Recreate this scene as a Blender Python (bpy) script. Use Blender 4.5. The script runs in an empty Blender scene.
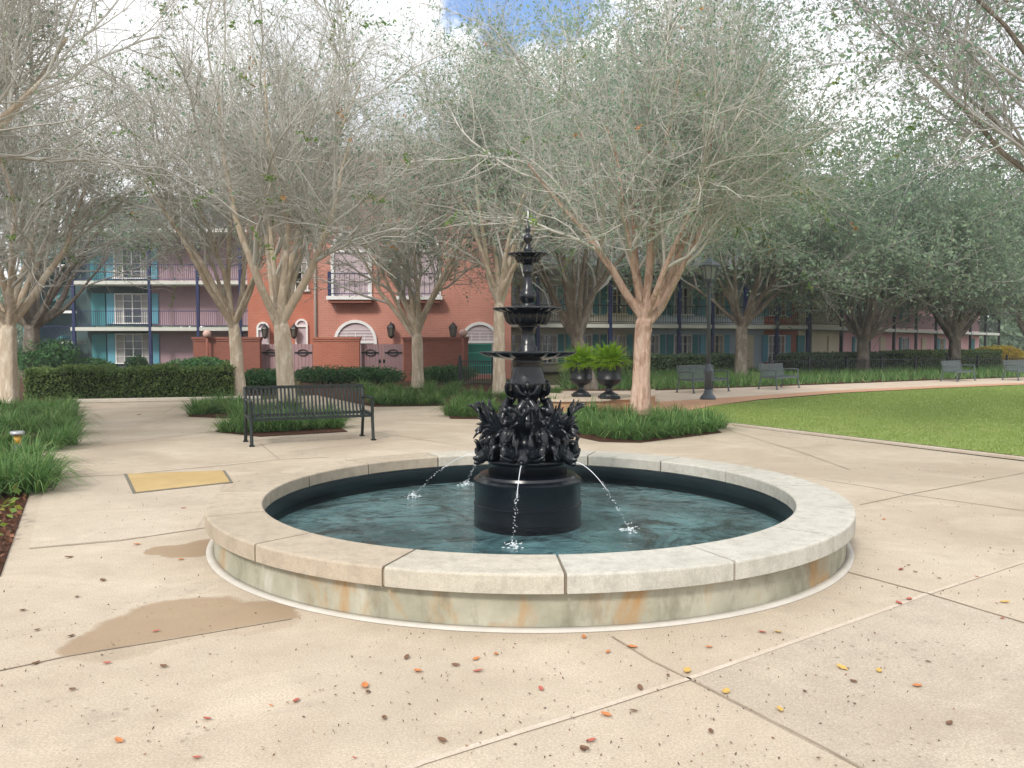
import bpy, bmesh, math, random
import numpy as np
from mathutils import Vector, Matrix
R = math.radians; PI = math.pi
SC = bpy.context.scene; COL = SC.collection
random.seed(7); rng = np.random.default_rng(7)

# ------------------------------------------------------------------ camera, sky, sun, exposure
CAM_H, FPX, PITCH = 1.5, 800.0, math.atan((384 - 346) / 800.0)
cam = bpy.data.cameras.new('camera'); co = bpy.data.objects.new('camera', cam); COL.objects.link(co)
co.location = (0, 0, CAM_H); co.rotation_euler = (PI / 2 - PITCH, 0, 0)
cam.sensor_width = 36; cam.lens = FPX / 1024 * 36; cam.clip_end = 3000; cam.clip_start = 0.05
SC.camera = co
SUN_EL, SUN_AZ = R(40), R(205)            # azimuth measured clockwise from +Y
world = bpy.data.worlds.new('World'); SC.world = world; world.use_nodes = True
nt = world.node_tree; nt.nodes.clear()
def wn(t, **k):
    n = nt.nodes.new(t)
    for a, v in k.items(): setattr(n, a, v)
    return n
sky = wn('ShaderNodeTexSky', sky_type='NISHITA', sun_disc=False, ozone_density=5.0, dust_density=.2, air_density=.9, sun_elevation=SUN_EL, sun_rotation=SUN_AZ)
tc = wn('ShaderNodeTexCoord')
no = wn('ShaderNodeTexNoise'); no.inputs['Scale'].default_value = 9; no.inputs['Detail'].default_value = 7; no.inputs['Roughness'].default_value = .6
nt.links.new(tc.outputs['Generated'], no.inputs['Vector'])
sub = wn('ShaderNodeVectorMath', operation='SUBTRACT'); nt.links.new(tc.outputs['Generated'], sub.inputs[0])
hd = Vector((.018, 1, .437)).normalized(); sub.inputs[1].default_value = hd
mul = wn('ShaderNodeVectorMath', operation='MULTIPLY'); nt.links.new(sub.outputs[0], mul.inputs[0]); mul.inputs[1].default_value = (1.0, 1.3, 1.5)
ln = wn('ShaderNodeVectorMath', operation='LENGTH'); nt.links.new(mul.outputs[0], ln.inputs[0])
m1 = wn('ShaderNodeMath', operation='MULTIPLY_ADD'); nt.links.new(no.outputs['Fac'], m1.inputs[0]); m1.inputs[1].default_value = .30; nt.links.new(ln.outputs['Value'], m1.inputs[2])
cr = wn('ShaderNodeMapRange'); nt.links.new(m1.outputs[0], cr.inputs['Value'])
cr.inputs['From Min'].default_value = .228; cr.inputs['From Max'].default_value = .262
no2 = wn('ShaderNodeTexNoise'); no2.inputs['Scale'].default_value = 3.2; no2.inputs['Detail'].default_value = 6
nt.links.new(tc.outputs['Generated'], no2.inputs['Vector'])
cr2 = wn('ShaderNodeValToRGB'); nt.links.new(no2.outputs['Fac'], cr2.inputs[0])
cr2.color_ramp.elements[0].position = .3; cr2.color_ramp.elements[0].color = (4.0, 4.3, 4.8, 1)
cr2.color_ramp.elements[1].position = .6; cr2.color_ramp.elements[1].color = (7.6, 7.6, 7.7, 1)
mx = wn('ShaderNodeMix', data_type='RGBA'); nt.links.new(cr.outputs['Result'], mx.inputs['Factor'])
nt.links.new(sky.outputs[0], mx.inputs['A']); nt.links.new(cr2.outputs[0], mx.inputs['B'])
bg = wn('ShaderNodeBackground'); bg.inputs['Strength'].default_value = .14
nt.links.new(mx.outputs['Result'], bg.inputs['Color'])
wo = wn('ShaderNodeOutputWorld'); nt.links.new(bg.outputs[0], wo.inputs['Surface'])
sl = bpy.data.lights.new('sun', 'SUN'); sl.energy = 2.0; sl.angle = R(10); sl.color = (1, .95, .87)
so = bpy.data.objects.new('sun', sl); COL.objects.link(so)
sd = Vector((math.sin(SUN_AZ) * math.cos(SUN_EL), math.cos(SUN_AZ) * math.cos(SUN_EL), math.sin(SUN_EL)))
so.rotation_euler = sd.to_track_quat('Z', 'Y').to_euler(); so.location = (0, 0, 40)
SC.view_settings.view_transform = 'Standard'; SC.view_settings.look = 'None'
SC.view_settings.gamma = 1; SC.view_settings.use_curve_mapping = False
SC.view_settings.exposure = 0.72
SC.cycles.max_bounces = 6; SC.cycles.transparent_max_bounces = 12; SC.cycles.caustics_reflective = False

# ------------------------------------------------------------------ helpers
def ray(px, py):
    c, s = math.cos(PITCH), math.sin(PITCH); a, b = px - 512, 384 - py
    return Vector((a, FPX * c + b * s, -FPX * s + b * c))
def G(px, py, z=0.0):                     # place on the ground (height z) seen at a pixel
    d = ray(px, py); t = (z - CAM_H) / d.z
    return Vector((d.x * t, d.y * t, z))
def P(px, py, Y):                         # place at distance Y
    d = ray(px, py); t = Y / d.y
    return Vector((d.x * t, Y, CAM_H + d.z * t))

def tag(o, label=None, cat=None, group=None, kind=None):
    if label: o['label'] = label
    if cat: o['category'] = cat
    if group: o['group'] = group
    if kind: o['kind'] = kind
    return o
def thing(name, loc=(0, 0, 0), rz=0, label=None, cat=None, group=None):
    o = bpy.data.objects.new(name, None); COL.objects.link(o); o.empty_display_size = .2
    o.location = loc; o.rotation_euler = (0, 0, rz)
    return tag(o, label, cat, group)
def copy_tree(o, parent=None):
    c = o.copy(); COL.objects.link(c)
    if parent is not None: c.parent = parent
    for ch in list(o.children): copy_tree(ch, c)
    return c

class MB:
    """collects shapes into one mesh"""
    def __init__(s): s.v = []; s.f = []; s.n = 0
    def add(s, v, f):
        s.v.append(np.asarray(v, float).reshape(-1, 3)); s.f += [tuple(i + s.n for i in q) for q in f]; s.n += len(s.v[-1]); return s
    def box(s, c, d, rz=0, M=None, bev=0):
        x, y, z = d[0] / 2, d[1] / 2, d[2] / 2
        if bev:
            b = bev; v = []
            for sx in (-1, 1):
                for sy in (-1, 1):
                    for sz in (-1, 1):
                        v += [(sx * (x - b), sy * (y - b), sz * z), (sx * (x - b), sy * y, sz * (z - b)), (sx * x, sy * (y - b), sz * (z - b))]
            bm = bmesh.new()
            for p in v: bm.verts.new(p)
            bmesh.ops.convex_hull(bm, input=bm.verts)
            bm.verts.index_update()
            v = [tuple(q.co) for q in bm.verts]; f = [[q.index for q in fa.verts] for fa in bm.faces]; bm.free()
        else:
            v = [(a, b, c_) for a in (-x, x) for b in (-y, y) for c_ in (-z, z)]
            f = [(0, 1, 3, 2), (4, 6, 7, 5), (0, 4, 5, 1), (2, 3, 7, 6), (0, 2, 6, 4), (1, 5, 7, 3)]
        v = np.array(v)
        if M is not None: v = v @ np.array(M.to_3x3()).T
        if rz: ca, sa = math.cos(rz), math.sin(rz); v = v @ np.array([[ca, -sa, 0], [sa, ca, 0], [0, 0, 1]]).T
        return s.add(v + np.array(c), f)
    def bar(s, a, b, w, h=None):
        a, b = Vector(a), Vector(b); d = b - a; q = d.to_track_quat('X', 'Z').to_matrix()
        return s.box((a + b) / 2, (d.length, w, h or w), M=q)
    def tube(s, pts, rad, n=10, cap=True):
        pts = np.asarray(pts, float); m = len(pts); rad = np.broadcast_to(np.asarray(rad, float), (m,))
        t = np.gradient(pts, axis=0); t /= np.linalg.norm(t, axis=1)[:, None] + 1e-9
        mean = t.mean(0); ref = np.eye(3)[np.argmin(np.abs(mean))]
        u = np.cross(t, ref); u /= np.linalg.norm(u, axis=1)[:, None] + 1e-9; w = np.cross(t, u)
        a = np.linspace(0, 2 * PI, n, endpoint=False)
        v = pts[:, None] + rad[:, None, None] * (np.cos(a)[None, :, None] * u[:, None] + np.sin(a)[None, :, None] * w[:, None])
        f = [(i * n + j, i * n + (j + 1) % n, (i + 1) * n + (j + 1) % n, (i + 1) * n + j) for i in range(m - 1) for j in range(n)]
        if cap: f += [tuple(range(n))[::-1], tuple((m - 1) * n + j for j in range(n))]
        return s.add(v, f)
    def lathe(s, prof, n=40, c=(0, 0, 0), flute=0, amp=0, cap=True):
        v = []; a = np.linspace(0, 2 * PI, n, endpoint=False)
        for r, z, *e in prof:
            rr = r * (1 + (e[0] if e else 0) * np.cos(flute * a))
            v += [(c[0] + q * math.cos(b), c[1] + q * math.sin(b), c[2] + z) for q, b in zip(rr, a)]
        m = len(prof)
        f = [(i * n + j, i * n + (j + 1) % n, (i + 1) * n + (j + 1) % n, (i + 1) * n + j) for i in range(m - 1) for j in range(n)]
        if cap: f += [tuple(range(n))[::-1], tuple((m - 1) * n + j for j in range(n))]
        return s.add(v, f)
    def ball(s, c, r, n=12, k=8, M=None):
        r = np.array(r if hasattr(r, '__len__') else (r, r, r), float)
        v = []
        for i in range(k + 1):
            th = PI * i / k
            for j in range(n): v.append((math.sin(th) * math.cos(2 * PI * j / n), math.sin(th) * math.sin(2 * PI * j / n), math.cos(th)))
        v = np.array(v) * np.where(np.abs(v) < 1e-9, 1, 1) * r
        if M is not None: v = v @ np.array(M.to_3x3()).T
        f = [(i * n + j, (i + 1) * n + j, (i + 1) * n + (j + 1) % n, i * n + (j + 1) % n) for i in range(k) for j in range(n)]
        return s.add(v + np.array(c), f)
    def prism(s, poly, z0, z1):           # polygon in xy extruded in z
        m = len(poly); v = [(p[0], p[1], z0) for p in poly] + [(p[0], p[1], z1) for p in poly]
        return s.add(v, [tuple(range(m))[::-1], tuple(range(m, 2 * m))] + [(i, (i + 1) % m, m + (i + 1) % m, m + i) for i in range(m)])
    def wallprism(s, poly, y0, y1):       # polygon in xz extruded in y
        m = len(poly); v = [(p[0], y0, p[1]) for p in poly] + [(p[0], y1, p[1]) for p in poly]
        return s.add(v, [tuple(range(m)), tuple(range(m, 2 * m))[::-1]] + [(i, m + i, m + (i + 1) % m, (i + 1) % m) for i in range(m)])
    def build(s, name, m, parent=None, smooth=False, bevel=0):
        me = bpy.data.meshes.new(name)
        me.from_pydata(np.concatenate(s.v).tolist(), [], s.f); me.update()
        return obj_from(me, name, m, parent, smooth, bevel)
def obj_from(me, name, m, parent=None, smooth=False, bevel=0):
    if m is not None: me.materials.append(m)
    if smooth: me.polygons.foreach_set('use_smooth', [True] * len(me.polygons))
    o = bpy.data.objects.new(name, me); COL.objects.link(o)
    if parent is not None: o.parent = parent
    if bevel:
        b = o.modifiers.new('bevel', 'BEVEL'); b.width = bevel; b.segments = 2; b.limit_method = 'ANGLE'
    return o
def quad_mesh(name, v, k=4):              # v: (N*k,3) numpy, one k-gon per k verts
    me = bpy.data.meshes.new(name); n = len(v) // k
    me.vertices.add(len(v)); me.vertices.foreach_set('co', np.ascontiguousarray(v, dtype=np.float32).ravel())
    me.loops.add(len(v)); me.loops.foreach_set('vertex_index', np.arange(len(v), dtype=np.int32))
    me.polygons.add(n); me.polygons.foreach_set('loop_start', np.arange(0, n * k, k, dtype=np.int32))
    me.update(calc_edges=True); return me
def idx_mesh(name, v, q, smooth=True):    # v (V,3), q (F,4)
    me = bpy.data.meshes.new(name); n = len(q)
    me.vertices.add(len(v)); me.vertices.foreach_set('co', np.ascontiguousarray(v, dtype=np.float32).ravel())
    me.loops.add(n * 4); me.loops.foreach_set('vertex_index', np.ascontiguousarray(q, dtype=np.int32).ravel())
    me.polygons.add(n); me.polygons.foreach_set('loop_start', np.arange(0, n * 4, 4, dtype=np.int32))
    if smooth: me.polygons.foreach_set('use_smooth', np.ones(n, dtype=bool))
    me.update(calc_edges=True); return me
def spl(pts, n=24):
    pts = np.array(pts, float); m = len(pts); out = []
    pp = np.vstack([2 * pts[0] - pts[1], pts, 2 * pts[-1] - pts[-2]])
    for t in np.linspace(0, m - 1.0001, n):
        i = int(t); u = t - i; a, b, c_, d = pp[i], pp[i + 1], pp[i + 2], pp[i + 3]
        out.append(.5 * ((2 * b) + (c_ - a) * u + (2 * a - 5 * b + 4 * c_ - d) * u * u + (3 * b - a - 3 * c_ + d) * u ** 3))
    return np.array(out)
def unit(a): return a / (np.linalg.norm(a, axis=-1, keepdims=True) + 1e-9)
def leaf_quads(c, size, rg, asp=1.7, up=None):
    n = len(c); t = unit(rg.normal(size=(n, 3))); b = unit(np.cross(t, rg.normal(size=(n, 3))))
    if up is not None: t = unit(t + np.array(up)); b = unit(np.cross(t, rg.normal(size=(n, 3))))
    s = size * rg.uniform(.6, 1.3, (n, 1)); nn = np.cross(t, b)
    v = np.stack([c - t * s * asp / 2, c + b * s * .42 + nn * s * .12, c + t * s * asp / 2, c - b * s * .42 + nn * s * .12], 1)
    return v.reshape(-1, 3)

# ------------------------------------------------------------------ materials
MATS = {}
class NT:
    def __init__(s, name):
        s.m = bpy.data.materials.new(name); s.m.use_nodes = True; s.t = s.m.node_tree
        s.b = s.t.nodes['Principled BSDF']; s.o = s.t.nodes['Material Output']
    def n(s, t, ins=None, **k):
        q = s.t.nodes.new(t)
        for a, v in k.items(): setattr(q, a, v)
        for a, v in (ins or {}).items(): s.set(q.inputs[a], v)
        return q
    def set(s, sock, v):
        if isinstance(v, bpy.types.NodeSocket): s.t.links.new(v, sock)
        else:
            if hasattr(v, '__len__') and len(v) == 3 and sock.type == 'RGBA': v = (*v, 1)
            sock.default_value = v
    def coord(s, sc=(1, 1, 1), out='Object'):
        c = s.n('ShaderNodeTexCoord'); mp = s.n('ShaderNodeMapping', {'Vector': c.outputs[out], 'Scale': sc}); return mp.outputs[0]
    def noise(s, vec, scale, detail=4, rough=.55, dist=0):
        q = s.n('ShaderNodeTexNoise', {'Vector': vec, 'Scale': scale, 'Detail': detail, 'Roughness': rough, 'Distortion': dist}); return q.outputs['Fac']
    def ramp(s, fac, stops):
        q = s.n('ShaderNodeValToRGB', {0: fac}); e = q.color_ramp.elements
        while len(e) < len(stops): e.new(.5)
        for el, (p, c) in zip(e, stops):
            el.position = p; el.color = (*c, 1) if hasattr(c, '__len__') else (c, c, c, 1)
        return q.outputs[0]
    def mix(s, fac, a, b, mode='MIX'):
        q = s.n('ShaderNodeMix', data_type='RGBA', blend_type=mode); s.set(q.inputs['Factor'], fac); s.set(q.inputs['A'], a); s.set(q.inputs['B'], b); return q.outputs['Result']
    def math(s, op, a, b=0, c=0):
        q = s.n('ShaderNodeMath', operation=op)
        for i, v in enumerate((a, b, c)): s.set(q.inputs[i], v)
        return q.outputs[0]
    def bump(s, h, st=.3, d=.02):
        q = s.n('ShaderNodeBump', {'Height': h, 'Strength': st, 'Distance': d}); s.t.links.new(q.outputs[0], s.b.inputs['Normal'])
    def fin(s, col, rough=.8, spec=.3, **k):
        s.set(s.b.inputs['Base Color'], col); s.set(s.b.inputs['Roughness'], rough); s.set(s.b.inputs['Specular IOR Level'], spec)
        for a, v in k.items(): s.set(s.b.inputs[a.replace('_', ' ')], v)
        return s.m
def paint(name, col, rough=.5, var=.12, spec=.4, scale=3, metal=0):
    if name in MATS: return MATS[name]
    k = NT(name); v = k.coord(); f = k.noise(v, scale, 5, .65)
    c = k.mix(f, tuple(x * (1 - var) for x in col), tuple(min(1, x * (1 + var)) for x in col))
    k.bump(k.noise(v, 60, 3), .06, .01)
    MATS[name] = k.fin(c, rough, spec, Metallic=metal); return MATS[name]
def leafmat(name, c0, c1, c2=None, trans=.25, rough=.55):
    k = NT(name); g = k.n('ShaderNodeNewGeometry'); st = [(0, c0), (.7, c1)]
    st.append((1, c2 or c1))
    c = k.ramp(g.outputs['Random Per Island'], st)
    if 'blade' in name:
        oi = k.n('ShaderNodeObjectInfo'); c = k.mix(k.math('MULTIPLY', oi.outputs['Random'], .5), c, tuple(x * .55 for x in c0))
    m = k.fin(c, rough, .3)
    tr = k.n('ShaderNodeBsdfTranslucent', {'Color': c}); mxs = k.n('ShaderNodeMixShader', {0: trans, 1: k.b.outputs[0], 2: tr.outputs[0]})
    k.t.links.new(mxs.outputs[0], k.o.inputs[0]); return m
def bark(name, c0, c1, c2, streak=6):
    k = NT(name); v = k.coord((streak, streak, 1.2)); v2 = k.coord()
    c = k.mix(k.ramp(k.noise(v, 2.2, 5, .6, .6), [(.3, 0.), (.7, 1.)]), c0, c1)
    c = k.mix(k.ramp(k.noise(k.coord((1.6, 1.6, .7)), 2.6, 5, .65, .8), [(.5, 0.), (.6, .8)]), c, c2)
    c = k.mix(k.ramp(k.noise(k.coord((14, 14, 1.0)), 2.0, 4, .6, .4), [(.52, 0.), (.7, .5)]), c, tuple(x * .55 for x in c1))
    k.bump(k.noise(v, 5, 5), .5, .02); return k.fin(c, .85, .15)
def concrete(name, c0, c1, speck=.55, spot=True, rough=.85, wet=False):
    k = NT(name); v = k.coord()
    big = k.noise(v, .55, 5, .6, .4); c = k.mix(k.ramp(big, [(.32, 0.), (.68, 1.)]), c0, c1)
    med = k.noise(v, 4.5, 6, .75); c = k.mix(k.ramp(med, [(.4, .0), (.72, .42)]), c, tuple(x * .72 for x in c0))
    ble = k.noise(k.coord((1, 1.6, 1)), .75, 5, .65, .7); c = k.mix(k.ramp(ble, [(.52, 0.), (.68, .55)]), c, tuple(min(.8, x * 1.18) for x in c1))
    fine = k.noise(v, 95, 3, .7); c = k.mix(k.ramp(fine, [(.4, speck), (.62, 0.)]), c, tuple(x * .62 for x in c0))
    fin2 = k.noise(v, 140, 2, .6); c = k.mix(k.ramp(fin2, [(.6, 0.), (.75, speck * .8)]), c, (.75, .72, .66))
    if spot:
        vo = k.n('ShaderNodeTexVoronoi', {'Vector': v, 'Scale': 17, 'Randomness': 1}); patch = k.noise(v, .8, 4, .6)
        sp = k.math('LESS_THAN', vo.outputs['Distance'], k.math('MULTIPLY', k.ramp(patch, [(.42, 0.), (.72, 1.)]), .3))
        vc = k.n('ShaderNodeSeparateColor', {0: vo.outputs['Color']}); sp = k.math('MULTIPLY', sp, k.math('GREATER_THAN', vc.outputs[0], .5))
        c = k.mix(k.math('MULTIPLY', sp, .45), c, (.15, .12, .095))
        st = k.noise(k.coord((1, 1, 1)), .33, 3, .5, 1.2); c = k.mix(k.ramp(st, [(.52, 0.), (.64, .45)]), c, tuple(x * .7 for x in c0))
        sm = k.noise(v, 2.7, 5, .8, .6); c = k.mix(k.math('MULTIPLY', k.ramp(sm, [(.52, 0.), (.7, .5)]), k.ramp(patch, [(.45, 0.), (.65, 1.)])), c, (.25, .215, .18))
    if wet:                               # damp stains spilled beside the pool
        nz = k.math('MULTIPLY', k.math('SUBTRACT', k.noise(v, 3.2, 4, .6), .5), .55); tot = None
        for grp, clip in (([(185, 618, .42), (120, 642, .30), (245, 618, .34), (150, 628, .36)], True), ([(192, 550, .26), (210, 545, .24), (165, 550, .16)], False)):
            mk = None
            for px, py, rad in grp:
                p = G(px, py); d = k.n('ShaderNodeVectorMath', {0: v, 1: tuple(p)}, operation='DISTANCE').outputs['Value']
                q = k.math('SUBTRACT', 1.0, k.math('DIVIDE', d, rad)); mk = q if mk is None else k.math('MAXIMUM', mk, q)
            mk = k.ramp(k.math('ADD', mk, nz), [(.08, 0.), (.2, 1.)])
            if clip:
                a_, b_ = G(70, 656), G(292, 619); t_ = (b_ - a_).normalized(); nn = Vector((-t_.y, t_.x, 0))
                dp = k.n('ShaderNodeVectorMath', {0: v, 1: tuple(nn)}, operation='DOT_PRODUCT').outputs['Value']
                mk = k.math('MULTIPLY', mk, k.ramp(k.math('SUBTRACT', dp, a_.dot(nn)), [(0, .28), (.012, 1.)]))
            tot = mk if tot is None else k.math('MAXIMUM', tot, mk)
        c = k.mix(k.math('MULTIPLY', tot, .8), c, k.mix(.5, c, (.20, .135, .075), 'MULTIPLY')); c = k.mix(k.math('MULTIPLY', tot, .5), c, (.33, .225, .13))
    k.bump(fine, .35, .006); return k.fin(c, rough, .25)
def bricks(name, c0, c1, mor, scale=1.0, axis='XZ'):
    k = NT(name); tcn = k.n('ShaderNodeTexCoord'); sep = k.n('ShaderNodeSeparateXYZ', {0: tcn.outputs['Object']})
    cmb = k.n('ShaderNodeCombineXYZ', {0: k.math('ADD', sep.outputs[0], sep.outputs[1]), 1: sep.outputs['Z']}) if axis == 'XZ' else \
        k.n('ShaderNodeCombineXYZ', {0: sep.outputs[0], 1: sep.outputs[1]})
    b = k.n('ShaderNodeTexBrick', {'Vector': cmb.outputs[0], 'Color1': c0, 'Color2': c1, 'Mortar': mor, 'Scale': scale, 'Mortar Size': .008, 'Brick Width': .23, 'Row Height': .075, 'Bias': -.2})
    n1 = k.noise(tcn.outputs['Object'], .7, 5, .6); c = k.mix(k.ramp(n1, [(.35, 0.), (.75, .35)]), b.outputs['Color'], tuple(x * .6 for x in c0))
    k.bump(b.outputs['Fac'], -.4, .01); return k.fin(c, .85, .2)

m_plaza = concrete('plaza_concrete', (.47, .385, .29), (.59, .51, .405), wet=True)
m_wet = concrete('wet_concrete', (.36, .265, .175), (.42, .32, .22), .4, False, .6)
m_path = concrete('path_concrete', (.55, .44, .34), (.62, .52, .42), .3, False)
def faded(name, a, b, lo, hi, sc):
    k = NT(name); v = k.coord(); f = k.ramp(k.noise(v, sc, 5, .7), [(lo, 0.), (hi, 1.)]); f2 = k.noise(v, 70, 3, .7)
    c = k.mix(f, a, b); c = k.mix(k.ramp(f2, [(.4, .35), (.62, 0.)]), c, tuple(x * .6 for x in a)); return k.fin(c, .9, .1)
m_joint = faded('joint_dark', (.47, .38, .285), (.23, .185, .14), .32, .58, 1.3)
m_pale = faded('pale_band', (.51, .425, .335), (.59, .52, .435), .35, .65, 2.2)
m_kerb = paint('kerb_concrete', (.55, .50, .43), .9, .2, .1, 5)
m_black = paint('black_iron', (.007, .009, .012), .4, .3, .5)
m_dkgreen = paint('dark_green_metal', (.005, .012, .0105), .48, .25, .5)
m_lampgrey = paint('lamp_metal', (.085, .105, .125), .5, .2, .4)
m_navy = paint('navy_paint', (.014, .022, .085), .5)
m_white = paint('white_trim', (.74, .73, .72), .55, .06)
m_lilac = paint('lilac_panel', (.50, .40, .43), .6, .06)
m_mauve = paint('mauve_board', (.34, .215, .225), .6, .12)
m_tealsh = paint('blue_shutter', (.13, .36, .46), .55)
m_greensh = paint('teal_shutter', (.05, .22, .24), .55)
m_slab = paint('slab_edge', (.55, .55, .50), .7, .1)
m_bin = paint('green_panel', (.012, .20, .15), .45)
m_binpale = paint('green_rail', (.05, .38, .29), .5)
m_brickl = bricks('salmon_brick', (.52, .215, .165), (.46, .18, .135), (.56, .34, .27))
m_brick = bricks('red_brick', (.46, .155, .095), (.40, .125, .08), (.45, .24, .18))
m_brickdk = bricks('dark_brick', (.27, .095, .065), (.22, .075, .055), (.26, .14, .11))
m_paver = bricks('orange_pavers', (.55, .29, .17), (.48, .25, .15), (.5, .38, .28), 1, 'XY')
m_orangewall = bricks('tan_brick_face', (.47, .26, .15), (.42, .22, .13), (.45, .32, .22))
m_bark = bark('pale_bark', (.60, .50, .385), (.45, .36, .265), (.70, .63, .52))
m_barkpink = bark('pinkish_bark', (.42, .255, .185), (.60, .47, .38), (.27, .16, .11), 9)
m_barkoak = bark('grey_oak_bark', (.20, .165, .13), (.12, .10, .08), (.27, .24, .20), 9)
m_twig = paint('twig_bark', (.53, .515, .465), .9, .3, .1, 1.2)
m_twigdk = paint('grey_twig_bark', (.38, .365, .345), .9, .3, .1, 1.2)
m_leafcm = leafmat('crape_leaf', (.12, .22, .05), (.19, .32, .08), (.30, .30, .09), .4)
m_leafblue = leafmat('dull_leaf', (.17, .29, .19), (.26, .39, .27), (.34, .43, .27), .5)
m_leafor = leafmat('autumn_leaf', (.45, .16, .05), (.5, .28, .08), (.5, .4, .12))
m_leafoak = leafmat('oak_leaf', (.14, .21, .145), (.24, .33, .225), (.33, .41, .26), .5)
m_leafhedge = leafmat('hedge_leaf', (.09, .155, .045), (.155, .245, .07), (.25, .32, .10), .35)
m_leafdark = leafmat('dark_hedge_leaf', (.075, .13, .07), (.13, .20, .105), (.19, .26, .125), .35)
m_leafshrub = leafmat('shrub_leaf', (.035, .11, .035), (.07, .18, .06), (.13, .27, .08), .3)
m_leafyel = leafmat('yellow_leaf', (.62, .48, .05), (.75, .6, .08))
m_blade = leafmat('border_grass_blade', (.09, .20, .055), (.17, .32, .095), (.34, .43, .17), .45)
m_fern = leafmat('fern_frond', (.20, .38, .015), (.32, .54, .03), (.42, .62, .06), .45)
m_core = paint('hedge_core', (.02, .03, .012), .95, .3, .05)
def m_glass(name='window_glass', c=(.03, .035, .04)):
    if name not in MATS:
        k = NT(name); v = k.coord(); MATS[name] = k.fin(k.mix(k.noise(v, 2.1, 3), c, tuple(x * 2.2 for x in c)), .08, .6)
    return MATS[name]
def lawn_mat():
    k = NT('mown_lawn'); v = k.coord(); a = k.noise(v, .5, 5, .6); b = k.noise(v, 45, 4, .75)
    c = k.mix(k.ramp(a, [(.3, 0.), (.7, 1.)]), (.28, .37, .11), (.37, .45, .16)); c = k.mix(k.ramp(b, [(.35, .6), (.6, 0.)]), c, (.12, .19, .045))
    c = k.mix(k.ramp(k.noise(v, .9, 5, .7, .6), [(.52, 0.), (.68, .45)]), c, (.40, .38, .16)); k.bump(b, .8, .03); return k.fin(c, .9, .1)
m_lawn = lawn_mat()
def mulch_mat():
    k = NT('mulch'); v = k.coord(); a = k.noise(v, 28, 5, .8); c = k.ramp(a, [(.3, (.035, .02, .014)), (.55, (.12, .06, .04)), (.75, (.24, .13, .08))])
    k.bump(a, 1, .05); return k.fin(c, .95, .1)
m_mulch = mulch_mat()
def soil_mat():
    k = NT('soil'); v = k.coord(); c = k.ramp(k.noise(v, 3, 6, .7), [(.3, (.05, .06, .025)), (.7, (.12, .11, .06))]); return k.fin(c, .95, .1)
m_soil = soil_mat()

# ------------------------------------------------------------------ setting: ground sheets
def sheet(name, pts, z, m):
    me = bpy.data.meshes.new(name); me.from_pydata([(p[0], p[1], z) for p in pts], [], [tuple(range(len(pts)))]); me.update()
    o = obj_from(me, name, m); o['kind'] = 'structure'
    if me.polygons[0].normal.z < 0: me.flip_normals()
    return o
FX, FY = .13, 6.62                        # pool centre
def annulus_ground():
    s = 420
    sheet('ground', [(-s, -s), (s, -s), (s, s), (-s, s)], -.02, m_soil)
annulus_ground()
g = lambda x, y: tuple(G(x, y)[:2])
edge = [g(-400, 700), g(0, 577), g(30, 493), g(43, 470), g(60, 440), g(76, 404)]
plaza = [(-14, -8), *[(-4.6, 1.5)], g(0, 577), g(30, 492), g(44, 468), g(40, 452), g(60, 447), g(80, 402), g(190, 401), g(262, 400), g(360, 391), g(470, 385), g(560, 385), g(575, 392),
         g(690, 411), g(735, 426), g(1024, 461.5), g(1400, 506), (16, -8)]
sheet('plaza', plaza, 0.0, m_plaza)
lawn = [g(683, 413), g(690, 419), g(735, 423.5), g(1024, 457), g(1500, 510), (60, 12), (70, 45), g(1100, 382.5), g(1024, 385.5), g(940, 389), g(840, 394), g(760, 400.5), g(715, 406)]
sheet('lawn', lawn, .012, m_lawn)
sheet('path', [g(548, 385), g(555, 400), g(560, 415), g(683, 412), g(715, 405), g(760, 399), g(840, 392.5), g(940, 387.5), g(1024, 384), g(1150, 380), g(1150, 374), g(1024, 377.5), g(940, 380), g(840, 384), g(760, 387), g(660, 390.5), g(600, 391)], .004, m_path)
sheet('brick_band', [g(560, 411), g(600, 414), g(683, 412.2), g(715, 405.4), g(760, 399.6), g(840, 393), g(940, 388), g(1024, 384.6), g(1150, 380.5), g(1150, 379.6), g(1024, 382.8), g(940, 386), g(840, 390.4), g(760, 395.5), g(700, 399.5), g(640, 403)], .008, m_paver)
mb = MB()
for a, b, w, z in [((690, 420.3), (735, 424.8), .16, .012), ((735, 424.8), (1024, 459), .16, .012), ((1024, 459), (1450, 508), .16, .012)]:
    pa, pb = G(*a), G(*b); mb.bar((pa.x, pa.y, .006), (pb.x, pb.y, .006), w, .03)
o = mb.build('lawn_kerb', m_pale); o['kind'] = 'structure'
mb = MB(); pa, pb = G(72, 403), G(262, 399.5); mb.bar((pa.x, pa.y, .05), (pb.x, pb.y, .05), .2, .1)
o = mb.build('bed_kerb', m_kerb, bevel=.02); o['kind'] = 'structure'
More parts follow.
